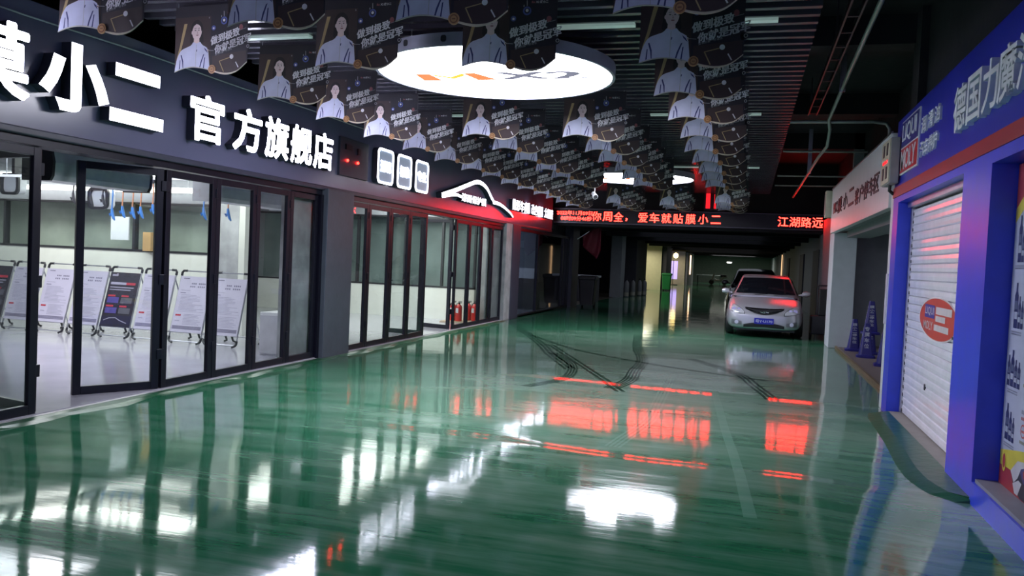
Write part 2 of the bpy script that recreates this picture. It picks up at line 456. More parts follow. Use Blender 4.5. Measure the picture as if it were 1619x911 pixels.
struct(MB().box(-15.5, -6.35, 0.9, 1.0, 0, 4.7).build('wall_left', DARKWALL, origin=(0, 0, 0)))
struct(MB().box(-15.6, -15.5, 0.9, 25.4, 0, 4.7).build('wall_left', WHITEWALL, origin=(0, 0, 0)))
struct(MB().box(-6.3, -6.1, 0.9, 4.1, 0, 4.7).build('wall_left', PILLAR_D, origin=(0, 0, 0)))
struct(MB().box(-6.35, -6.02, -8, 2.5, 0, 4.7).build('wall_left', FASCIA, origin=(0, 0, 0)))

# inside the workshop: low white walls with glazing above
def glazed_wall(n, x0, x1, y, zs, zt, mull, back):
    struct(MB().box(x0, x1, y, y + 0.15, 0.03, zs).build('wall_back', WHITEWALL, origin=(0, 0, 0)))
    struct(MB().box(x0, x1, y, y + 0.15, zt, 3.1).build('wall_back', GREYWALL, origin=(0, 0, 0)))
    w = thing('window_%d' % n, 'dark glazing', 'window', ((x0 + x1) / 2, y, zs)); w['kind'] = 'structure'
    del w['label']; del w['category']
    w['_o'] = tuple(w.location)
    m = MB()
    for x in [x0] + mull + [x1 - 0.05]: m.box(x, x + 0.05, y - 0.01, y + 0.1, zs, zt)
    m.box(x0, x1, y - 0.01, y + 0.1, zs, zs + 0.04); m.box(x0, x1, y - 0.01, y + 0.1, zt - 0.04, zt)
    m.build('window_frame', DARKPL, w)
    MB().box(x0, x1, y + 0.04, y + 0.05, zs + 0.04, zt - 0.04).build('glass_pane', M_WGLASS, w)
    MB().box(x0, x1, y + 0.5, y + 0.55, zs - 0.2, zt + 0.2).build('dim_room_backing', pmat('dim_room_%d' % n, back, 0.8, var=0.35, scale=1.5), w)
glazed_wall(1, -15.0, -9.06, 12.6, 1.42, 2.32, [-13.9, -10.9], (0.55, 0.58, 0.55))
glazed_wall(2, -12.6, -6.4, 19.0, 0.80, 2.55, [-11.0, -9.6, -8.3, -7.3], (0.24, 0.29, 0.31))
struct(MB().box(-9.05, -8.66, 12.6, 13.0, 0.03, 3.1).build('wall_back', PILLAR_L, origin=(0, 0, 0)))
struct(MB().box(-8.62, -8.50, 12.55, 12.68, 0.03, 3.1).build('wall_back', WHITEWALL, origin=(0, 0, 0)))

# garage beyond the ticker
struct(MB().box(-6.4, -6.2, 21.35, 28.0, 2.44, 3.2).build('wall_left', DARKWALL, origin=(0, 0, 0)))
struct(MB().box(-6.3, -5.9, 28.0, 29.1, 0, 3.1).build('wall_left', FASCIA_D, origin=(0, 0, 0)))
struct(MB().box(-10.5, -10.3, 25.5, 92, 0, 3.1).build('wall_left', DARKWALL, origin=(0, 0, 0)))
struct(MB().box(-6.25, -5.75, 38.4, 39.6, 0, 3.1).build('wall_left', GREYWALL, origin=(0, 0, 0)))
struct(MB().box(-6.35, -5.6, 42.6, 46.9, 0, 3.1).build('wall_left', DARKWALL, origin=(0, 0, 0)))
struct(MB().box(-10.3, -5.62, 46.9, 47.0, 0, 3.1).build('wall_left', DARKWALL, origin=(0, 0, 0)))
struct(MB().box(-10.3, -5.4, 53.2, 53.4, 0, 3.1).build('wall_left', CREAM, origin=(0, 0, 0)))
struct(MB().box(-8.0, -7.9, 47.0, 53.2, 0, 3.1).build('wall_left', CREAM, origin=(0, 0, 0)))
struct(MB().box(-5.75, -5.1, 53.4, 57.0, 0, 3.1).build('wall_left', DARKWALL, origin=(0, 0, 0)))
struct(MB().box(-9.0, -5.3, 72.0, 72.2, 0, 3.1).build('wall_left', CREAM, origin=(0, 0, 0)))
struct(MB().box(-5.75, -5.1, 72.2, 80.0, 0, 3.1).build('wall_left', GREYWALL, origin=(0, 0, 0)))
struct(MB().box(-10.3, 6, 91.8, 92, 0, 3.1).build('wall_back', pmat('green_grey_wall', (0.12, 0.15, 0.13), 0.7), origin=(0, 0, 0)))
# beam that carries the ticker
struct(MB().box(-6.2, 2.3, 25.44, 26.2, 2.72, 4.7).build('wall_back', DARKCONC, origin=(0, 0, 0)))

# right side
struct(MB().box(1.75, 2.3, 10.4, 10.8, 3.3, 4.7).build('wall_right', DARKCONC, origin=(0, 0, 0)))
struct(MB().box(1.75, 2.3, 10.4, 10.8, 0, 3.3).build('wall_right', PALEWALL, origin=(0, 0, 0)))
struct(MB().box(1.60, 1.75, 10.62, 10.8, 0, 2.62).build('wall_right', PALEWALL, origin=(0, 0, 0), bevel=0.008))
struct(MB().box(2.3, 2.5, 10.4, 10.8, 0, 4.7).build('wall_right', GREYWALL, origin=(0, 0, 0)))
struct(MB().box(2.1, 5.2, 19.6, 19.8, 0, 4.7).build('wall_right', GREYWALL, origin=(0, 0, 0)))
struct(MB().box(5.2, 5.3, 10.4, 19.8, 0, 4.7).build('wall_right', GREYWALL, origin=(0, 0, 0)))
struct(MB().box(2.3, 5.3, 10.3, 10.4, 0, 4.7).build('wall_right', GREYWALL, origin=(0, 0, 0)))
struct(MB().box(1.70, 2.16, 18.7, 19.6, 0, 2.46).build('wall_right', PALEWALL, origin=(0, 0, 0), bevel=0.01))
struct(MB().box(1.95, 2.4, 10.8, 18.7, 2.36, 2.5).build('wall_right', GREYWALL, origin=(0, 0, 0)))
struct(MB().box(1.72, 5.2, 10.8, 19.6, 2.5, 2.6).build('wall_right', GREYWALL, origin=(0, 0, 0)))
struct(MB().box(2.3, 2.4, 10.8, 25.5, 2.6, 4.7).build('wall_right', VOID, origin=(0, 0, 0)))
struct(MB().box(1.84, 1.88, 10.8, 18.75, 0.0, 0.055).build('trim_5', pmat('brass_edge', (0.35, 0.25, 0.14), 0.35, 0.6), origin=(0, 0, 0)))
mb = MB().box(2.25, 2.4, 26.2, 92, 0, 3.1)
mb.box(2.0, 2.4, 22.8, 26.2, 0, 3.1); mb.box(2.25, 2.4, 19.8, 22.8, 0, 3.1)
struct(mb.build('wall_right', GREYWALL, origin=(0, 0, 0)))
for k, y in enumerate((29.0, 37.0, 50.0)):
    d = MB().box(2.19, 2.25, y, y + 2.6, 0, 2.35).build('door_%d' % (40 + k), DARKWALL, origin=(0, 0, 0)); struct(d)
# blue shop: wall behind, blue portal round the shutter and the poster recess
struct(MB().box(1.80, 2.0, 3.0, 10.4, 0, 3.4).build('wall_right', GREYWALL, origin=(0, 0, 0)))
struct(MB().box(1.84, 2.0, 3.0, 10.4, 3.4, 4.7).build('wall_right', DARKCONC, origin=(0, 0, 0)))
mb = MB()
mb.box(1.60, 1.80, 10.28, 10.62, 0, 2.55)
mb.box(1.60, 1.80, 6.50, 7.30, 0, 2.55)
mb.box(1.60, 1.80, 7.30, 10.28, 2.44, 2.55)
mb.box(1.60, 1.80, 3.2, 6.50, 2.42, 2.55)
mb.box(1.60, 1.80, 3.2, 6.50, 0.0, 0.16)
struct(mb.build('trim_6', BLUE, origin=(0, 0, 0)))
struct(MB().box(1.62, 1.80, 3.2, 6.49, 0.16, 0.185).build('trim_7', pmat('grey_sill', (0.26, 0.26, 0.30), 0.5), origin=(0, 0, 0)))
struct(MB().box(1.85, 2.0, -8, 3.2, 0, 4.7).build('wall_right', GREYWALL, origin=(0, 0, 0)))

# low green painted ramp in front of the shutter
mb = MB()
prof = interp([(6.50, 1.50), (6.65, 1.37), (7.2, 1.28), (8.5, 1.33), (10.0, 1.37), (10.25, 1.42)])
ys = lin(6.5, 10.25, 24)
for i in range(len(ys) - 1):
    a, b = ys[i], ys[i + 1]
    mb.add([(prof(a), a, 0.001), (prof(b), b, 0.001), (prof(b) + 0.13, b, 0.030), (prof(a) + 0.13, a, 0.030), (1.62, a, 0.045), (1.62, b, 0.045)],
           [(0, 3, 2, 1), (3, 4, 5, 2)])
    mb.add([(1.62, a, 0.045), (1.62, b, 0.045), (1.77, b, 0.045), (1.77, a, 0.045)], [(0, 3, 2, 1)], 1)
a = ys[0]; mb.add([(prof(a), a, 0), (prof(a) + .13, a, .030), (1.62, a, .045), (1.77, a, .045), (1.77, a, 0)], [(4, 3, 2, 1, 0)])
struct(mb.build('trim_8', [pmat('green_ramp', (0.018, 0.10, 0.045), 0.3, bump=0.6, bscale=9), pmat('bare_cement', (0.30, 0.27, 0.25), 0.7, bump=0.5, bscale=30)], origin=(0, 0, 0)))
# green paint lip along the left sill
mb = MB()
ys = lin(3.2, 20.0, 60)
lip = [0.16 + 0.05 * math.sin(k * 1.7) + 0.04 * math.sin(k * 0.6 + 1) for k in range(60)]
for i in range(59):
    a, b = ys[i], ys[i + 1]
    mb.add([(-5.98, a, 0.02), (-5.98, b, 0.02), (-5.98 + lip[i + 1] * 0.6, b, 0.018), (-5.98 + lip[i] * 0.6, a, 0.018),
            (-5.98 + lip[i + 1], b, 0.001), (-5.98 + lip[i], a, 0.001)], [(0, 3, 2, 1), (3, 5, 4, 2)])
struct(mb.build('trim_9', MATS['green_ramp'], origin=(0, 0, 0)))

# tyre marks on the paint (part of the floor)
def tyre_mark(path, w, lines, mat, name='tyre_mark'):
    p = [Vector((a, b, 0)) for a, b in path]
    f = [interp([(i, q[k]) for i, q in enumerate(p)]) for k in (0, 1)]
    n = 14 * (len(p) - 1)
    pts = [Vector((f[0](i / 14), f[1](i / 14), 0)) for i in range(n + 1)]
    m = MB()
    for L in range(lines):
        off = (L - (lines - 1) / 2) * w / max(lines, 1)
        for i in range(n):
            def q(j, s):
                t = (pts[min(j + 1, n)] - pts[max(j - 1, 0)]).normalized(); nn = Vector((-t.y, t.x, 0))
                v = pts[j] + nn * (off + s); return (v.x, v.y, floor_z(v.x, v.y) + 0.0015)
            hw = w / lines * 0.30
            m.add([q(i, -hw), q(i + 1, -hw), q(i + 1, hw), q(i, hw)], [(0, 1, 2, 3)])
    o = m.build(name, mat, floor, origin=(0, 0, 0))
    return o
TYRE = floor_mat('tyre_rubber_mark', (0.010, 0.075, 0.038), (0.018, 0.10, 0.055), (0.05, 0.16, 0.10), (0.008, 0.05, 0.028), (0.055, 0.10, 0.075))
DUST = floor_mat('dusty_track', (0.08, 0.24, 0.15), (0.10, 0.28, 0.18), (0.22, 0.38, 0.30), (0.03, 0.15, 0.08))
tyre_mark([(-6.0, 20.6), (-3.9, 15.6), (-3.18, 13.65), (-2.45, 11.9)], 0.22, 3, TYRE)
tyre_mark([(-3.2, 13.9), (-2.6, 12.6), (-2.35, 11.4), (-2.38, 10.7), (-2.62, 9.95)], 0.17, 4, TYRE)
tyre_mark([(-2.31, 18.6), (-1.97, 15.8), (-1.63, 13.8), (-1.56, 12.3), (-1.5, 11.2), (-1.62, 10.4)], 0.22, 5, TYRE)
tyre_mark([(-4.4, 16.9), (-2.9, 14.6), (-1.2, 13.2), (0.35, 12.4)], 0.12, 2, TYRE)
tyre_mark([(-3.55, 15.2), (-2.15, 11.9), (-1.46, 10.2)], 0.16, 2, TYRE)
tyre_mark([(-0.9, 14.6), (-0.1, 13.0), (0.15, 11.8), (0.36, 10.6)], 0.2, 3, TYRE)
tyre_mark([(-0.34, 10.9), (-0.15, 8.4), (-0.01, 6.8), (0.09, 5.3)], 0.14, 1, DUST)
tyre_mark([(-1.0, 12.2), (-0.93, 9.6), (-0.9, 8.4), (-1.05, 7.0)], 0.16, 4, DUST)

# ================================================================== FOLDING GLASS DOORS
DN = [0]
def leaf(hx, hy, dx, dy, width, handle=False, hinges=True):
    DN[0] += 1
    ang = math.atan2(dy, dx)
    H = 2.385; st = 0.082; th = 0.05; z0 = 0.03
    m = MB()
    m.box(0.004, st, -th / 2, th / 2, z0, H); m.box(width - st, width - 0.004, -th / 2, th / 2, z0, H)
    m.box(st, width - st, -th / 2, th / 2, z0, z0 + 0.085); m.box(st, width - st, -th / 2, th / 2, H - 0.075, H)
    o = m.build('door_%d' % DN[0], BLACKALU, origin=(0, 0, 0), bevel=0.004)
    o.location = (hx, hy, 0); o.rotation_euler = (0, 0, ang); struct(o)
    MB().box(st - 0.01, width - st + 0.01, -0.005, 0.005, z0 + 0.075, H - 0.065).build('glass_pane', M_GLASS, o, origin=(0, 0, 0))
    if hinges:
        for z in (0.35, 1.15, 2.15):
            MB().box(-0.02, 0.03, -th / 2 - 0.012, th / 2 + 0.012, z, z + 0.11).build('hinge', BLACKALU, o, origin=(0, 0, 0), bevel=0.004)
    if handle:
        m = MB().box(width - 0.06, width - 0.025, th / 2, th / 2 + 0.02, 0.98, 1.16)
        m.box(width - 0.16, width - 0.03, th / 2 + 0.03, th / 2 + 0.045, 1.055, 1.075); m.box(width - 0.05, width - 0.035, th / 2, th / 2 + 0.04, 1.055, 1.075)
        m.build('door_handle', BLACKALU, o, origin=(0, 0, 0))
    return o
DX = -6.06
leaf(DX, 5.0, 0, 1, 0.84)
leaf(DX, 4.15, 0, 1, 0.84)
leaf(DX - 0.03, 5.87, -0.97, 0.2, 0.80)
leaf(DX, 7.44, -0.41, -0.74, 0.86)
for a, b in ((7.46, 8.33), (8.33, 9.15), (9.15, 9.95), (9.95, 10.70)): leaf(DX, a, 0, 1, b - a)
for a, b in ((11.63, 12.36), (12.36, 13.22), (13.22, 14.07), (14.07, 14.92)): leaf(DX, a, 0, 1, b - a)
leaf(DX - 0.04, 14.93, -0.99, 0.13, 0.80, handle=True)
leaf(DX - 0.04, 16.52, -0.96, 0.27, 0.86)
for a, b in ((16.56, 17.45), (17.45, 18.30), (18.30, 19.15), (19.15, 20.03)): leaf(DX, a, 0, 1, b - a)
struct(MB().box(-6.12, -6.0, 10.71, 10.78, 0.02, 2.40).build('trim_10', BLACKALU, origin=(0, 0, 0)))
# dark glazed bay past the second shop
b = MB()
for y in (21.35, 23.6, 27.0, 27.9): b.box(-6.1, -6.02, y, y + 0.07, 0, 2.44)
b.box(-6.1, -6.02, 21.35, 27.97, 2.36, 2.44); b.box(-6.1, -6.02, 21.35, 27.97, 0, 0.07)
b = b.build('window_3', BLACKALU, origin=(0, 0, 0)); struct(b)
MB().box(-6.07, -6.06, 21.4, 27.9, 0.07, 2.36).build('glass_pane', M_DGLASS, b, origin=(0, 0, 0))
struct(MB().box(-11.5, -6.36, 24.9, 25.1, 1.0, 1.32).build('wall_back', PALEWALL, origin=(0, 0, 0)))
struct(MB().box(-11.5, -6.36, 24.9, 25.1, 0, 1.0).build('wall_back', DARKWALL, origin=(0, 0, 0)))
struct(MB().box(-11.5, -6.36, 25.0, 25.19, 1.32, 3.1).build('wall_back', pmat('blue_grey_wall', (0.16, 0.19, 0.24), 0.5), origin=(0, 0, 0)))
struct(MB().box(-9.9, -7.0, 25.9, 26.0, 2.15, 2.35).build('wall_back', PALEWALL, origin=(0, 0, 0)))

# ================================================================== LEFT FASCIA SIGNS
def channel_letter(ch, y, z, w, h, label, name='sign_character', bold=0.045, d=0.11):
    m = MB(); k = bold * h * 0.5
    if ch in '小二': m.text(ch, F_left(y, z, -6.0), h, w, 0, d, bold * .8, 0.0, 1)
    else:
        for a in range(0, 360, 30):
            m.text(ch, F_left(y + k * math.cos(R(a)), z + k * math.sin(R(a)), -6.0), h - 2 * k, w - 2 * k, 0, d, 0.006, 0.0, 1)
    o = m.build(name, [EWHITE, LETTERSIDE])
    return tag(o, label, 'sign letter', 'lit characters on the left fascia')
channel_letter('膜', 5.13, 3.04, 0.86, 0.62, 'large lit white character cut off by the left frame edge')
channel_letter('小', 6.05, 3.04, 0.80, 0.62, 'large lit white character of three strokes on the fascia', bold=0.055)
channel_letter('二', 6.83, 3.02, 0.74, 0.56, 'large lit white character of two horizontal bars on the fascia', bold=0.055)
for k, (ch, y) in enumerate(zip('官方旗舰店', (7.92, 8.69, 9.33, 9.93, 10.52))):
    channel_letter(ch, y, 3.0, 0.60 if k < 2 else 0.55, 0.52,
                   ('first', 'second', 'third', 'fourth', 'fifth')[k] + ' lit white character from the left in the five-character word above the glass doors')
for k, (t, y) in enumerate((('透明', 12.61), ('标准', 13.39), ('专业', 14.19))):
    g = thing('light_panel', ('rounded sign panel with glowing white outline, ' + ('nearest the pillar', 'middle one of the three', 'third and nearest the car outline sign')[k]), 'light panel',
              (-6.0, y, 2.74), 0, 'rounded lit panels on the fascia')
    g['_o'] = tuple(g.location)
    w, h = 0.61, 0.58
    MB().prism(rrect(w, h, 0.09), 0.10, 0, F_left(y, 3.03, -6.0)).build('housing', LETTERSIDE, g)
    MB().prism(rrect(w - 0.07, h - 0.07, 0.07), 0.004, 0, F_left(y, 3.03, -5.901)).build('face', pmat('blue_grey_face', (0.30, 0.36, 0.46), 0.4, emis=(0.42, 0.52, 0.70), estr=0.22), g)
    po, pi_ = rrect(w, h, 0.09), rrect(w - 0.075, h - 0.075, 0.065)
    m = MB(); n = len(po); vs = [(p[0], p[1], 0.0) for p in po + pi_] + [(p[0], p[1], 0.012) for p in po + pi_]
    m.add(vs, [(2 * n + i, 2 * n + (i + 1) % n, 3 * n + (i + 1) % n, 3 * n + i) for i in range(n)] +
          [(i, (i + 1) % n, 2 * n + (i + 1) % n, 2 * n + i) for i in range(n)], 0, F_left(y, 3.03, -5.9))
    m.build('glowing_border', EWHITE, g)
    MB().text(t, F_left(y, 3.03, -5.896), 0.19, 0.40, 0, 0.01, 0.02).build('lit_word', EWHITE, g)

def ribbon(mb, pts, wid, d, M, mat=0, side=1):
    fx = interp([(i, p[0]) for i, p in enumerate(pts)]); fy = interp([(i, p[1]) for i, p in enumerate(pts)])
    n = 8 * (len(pts) - 1); P = [Vector((fx(i / 8), fy(i / 8))) for i in range(n + 1)]
    Lp, Rp = [], []
    for i, p in enumerate(P):
        t = (P[min(i + 1, n)] - P[max(i - 1, 0)]); 
        if t.length < 1e-6: t = Vector((1, 0))
        t.normalize(); q = Vector((-t.y, t.x)) * wid(i / n) / 2
        Lp.append(p + q); Rp.append(p - q)
    vs = [(p.x, p.y, z) for z in (0, d) for p in Lp + Rp]; k = n + 1; o = 2 * k
    mb.add(vs, [(o + k + i, o + k + i + 1, o + i + 1, o + i) for i in range(n)], mat, M)
    mb.add(vs, [(i, i + 1, o + i + 1, o + i) for i in range(n)] + [(k + i + 1, k + i, o + k + i, o + k + i + 1) for i in range(n)] + [(0, o, o + k, k), (n, k + n, o + k + n, o + n)], side, M)
g = thing('car_outline_sign', 'glowing white car silhouette sign on the dark fascia', 'sign', (-6.0, 17.7, 2.68)); g['_o'] = tuple(g.location)
m = MB()
ribbon(m, [(15.2, 2.79), (16.0, 2.96), (16.76, 3.14), (17.27, 3.25), (17.65, 3.26), (18.06, 3.18), (18.39, 3.02), (18.66, 2.90)], lambda t: 0.085, 0.12, frame((0, 1, 0), (0, 0, 1), (-6.0, 0, 0)))
m.build('roof_line', [EWHITE, LETTERSIDE], g)
m = MB(); ribbon(m, [(18.55, 2.91), (19.09, 2.90), (19.63, 2.83), (20.07, 2.74), (20.32, 2.66)], lambda t: 0.085 - 0.045 * t, 0.12, frame((0, 1, 0), (0, 0, 1), (-6.0, 0, 0)))
m.build('bonnet_line', [EWHITE, LETTERSIDE], g)
m = MB(); ribbon(m, [(15.22, 2.77), (15.6, 2.82), (16.0, 2.865), (16.36, 2.85)], lambda t: 0.075 - 0.02 * t, 0.12, frame((0, 1, 0), (0, 0, 1), (-6.0, 0, 0)))
m.build('boot_line', [EWHITE, LETTERSIDE], g)
m = MB()
for q in (-.012, .012): m.text('漆面保护膜', F_left(17.2 + q, 2.85 + q * .4, -6.0), 0.165, 1.66, 0, 0.12, 0.0, 0, 1)
m.build('lit_word', [EWHITE, LETTERSIDE], g)
g = thing('service_sign', 'row of small lit white words with divider bars next to the red ticker', 'sign', (-6.0, 22.5, 2.85)); g['_o'] = tuple(g.location)
for t, ya, yb in (('隐形车衣', 20.3, 21.75), ('改色膜', 22.18, 23.26), ('太阳膜', 23.68, 24.78)):
    m = MB()
    for q in (-.014, .014): m.text(t, F_left((ya + yb) / 2 + q, 3.0 + q * .4, -6.0), 0.28, yb - ya - .03, 0, 0.10, 0.0, 0, 1)
    m.build('lit_word', [EWHITE, LETTERSIDE], g)
for y in (21.95, 23.46):
    MB().box(-6.0, -5.9, y - 0.03, y + 0.03, 2.86, 3.14).build('lit_divider', EWHITE, g)
g = thing('control_panel', 'small dark control box with two red lamps on the fascia', 'control box', (-6.0, 11.65, 2.74)); g['_o'] = tuple(g.location)
MB().box(-6.0, -5.965, 11.15, 12.1, 2.74, 3.32).build('box', FASCIA_D, g, bevel=0.006)
for y in (11.38, 11.72):
    MB().prism([(0.02 * math.cos(i * PI / 6), 0.02 * math.sin(i * PI / 6)) for i in range(12)], 0.02, 0, F_left(y, 2.98, -5.965)).build('red_lamp', ERED, g)
MB().box(-5.965, -5.94, 11.3, 11.5, 3.14, 3.22).build('switch', DARKPL, g); MB().box(-5.965, -5.94, 11.7, 11.78, 3.1, 3.2).build('switch', DARKPL, g)
pts = [(-5.97, y, 3.47 + 0.012 * (y - 5.3) + 0.008 * math.sin(y * 2)) for y in lin(3.6, 15, 30)]
tag(MB().tube(pts, 0.007, n=6).build('cable', WHITEPL), 'thin white cable running along the top of the left fascia', 'cable')

# ================================================================== ROUND LIGHT BOXES ON THE CEILING
def disc(x, y, r, label, logo=True):
    g = thing('round_light_box', label, 'ceiling light', (x, y, 3.5)); g['_o'] = (x, y, 3.5)
    M = Matrix.Translation((x, y, 3.5))
    m = MB(); n = 64
    ring = [(r, 0.0), (r, 0.12), (r - 0.03, 0.12), (r - 0.03, 0.0)]
    vs, fs = [], []
    for rr, z in ring:
        for k in range(n): vs.append((rr * math.cos(2 * PI * k / n), rr * math.sin(2 * PI * k / n), z))
    for i in range(4):
        j = (i + 1) % 4
        for k in range(n): fs.append((i * n + k, i * n + (k + 1) % n, j * n + (k + 1) % n, j * n + k))
    m.add(vs, fs, 0, M); m.build('rim', pmat('pale_metal_rim', (0.40, 0.40, 0.50), 0.4, 0.3), g, smooth=True)
    MB().lathe([(r - 0.03, 0.012), (r - 0.03, 0.03)], 0, M, n).build('diffuser', EDISC, g)
    MB().lathe([(r - 0.02, 0.10), (r - 0.02, 0.115)], 0, M, n).build('back_plate', DARKPL, g)
    for a in (225, 245, 265, 285, 310):
        an = R(a)
        MB().prism(rrect(.055, .06, .02), .004, 0, frame((-math.sin(an), math.cos(an), 0), (0, 0, 1), (x + r * math.cos(an), y + r * math.sin(an), 3.565))).build('vent', DARKPL, g)
    for a in (45, 135, 225, 315):
        MB().tube([(x + (r - .3) * math.cos(R(a)), y + (r - .3) * math.sin(R(a)), 3.61), (x + (r - .3) * math.cos(R(a)), y + (r - .3) * math.sin(R(a)), 3.82)], 0.006, n=6).build('hanging_rod', ALU, g)
    ML = frame((1, 0, 0), (0, -1, 0), (x, y, 3.511))
    if logo:
        m = MB()
        m.flat([(-0.86, 0.12), (-0.70, 0.12), (-0.66, -0.21), (-0.88, -0.21)], 0.0, 0, ML)
        m.flat([(-0.33, 0.12), (-0.19, 0.12), (-0.03, -0.21), (-0.26, -0.21)], 0.0, 0, ML)
        m.flat([(-0.70, 0.12), (-0.51, -0.04), (-0.33, 0.12), (-0.32, 0.02), (-0.51, -0.14), (-0.68, 0.02)], 0.0, 1, ML)
        m.build('orange_letter', [pmat('backlit_orange', (0.9, 0.2, 0.05), 0.5, emis=(1.0, 0.20, 0.07), estr=0.75), pmat('backlit_amber', (0.9, 0.5, 0.05), 0.5, emis=(1.0, 0.48, 0.05), estr=0.75)], g)
        G_ = pmat('backlit_grey', (0.2, 0.2, 0.25), 0.5, emis=(0.16, 0.16, 0.21), estr=0.65)
        m = MB()
        for q in (-.025, 0, .025): m.text('X2', ML @ Matrix.Translation((0.46 + q, -0.04, abs(q) * .02)), 0.33, 0.92, 0, 0, 0.012)
        m.build('grey_letters', G_, g)
    return g
disc(-2.66, 8.28, 1.25, 'large round white light box lettered MX2, nearest the camera')
disc(-2.5, 18.5, 1.25, 'round white light box farther down the aisle, partly behind flags')
disc(-2.6, -2.8, 1.25, 'added round white light box behind the camera, out of view')  # extra lamp added out of view to light the near floor

# slim ceiling bars
k = 0
for y, spans in ((7.55, ((-5.4, -4.45), (-1.95, -1.12), (-0.75, 0.13))), (12.1, ((-4.6, -3.6), (-1.5, 0.05))), (18.5, ((-1.8, -0.4), (-0.3, 0.1)))):
    for xa, xb in spans:
        m = MB().box(xa, xb, y, y + 0.09, 3.775, 3.80); m.box(xa, xb, y - 0.005, y + 0.095, 3.80, 3.84, 1)
        o = m.build('linear_lamp', [pmat('dim_lamp_cover', (0.55, 0.62, 0.60), 0.4, emis=(0.6, 0.85, 0.78), estr=0.12), DARKPL])
        tag(o, 'slim pale lamp bar between ceiling slats, %s' % ['left of the nearest row of flags', 'right of the big round light box', 'right of the nearest right-hand flags',
            'left, past the big round light box', 'right, past the big round light box', 'right, level with the far round light box', 'short piece right of the far round light box'][k], 'ceiling light', 'slim lamp bars')
        k += 1

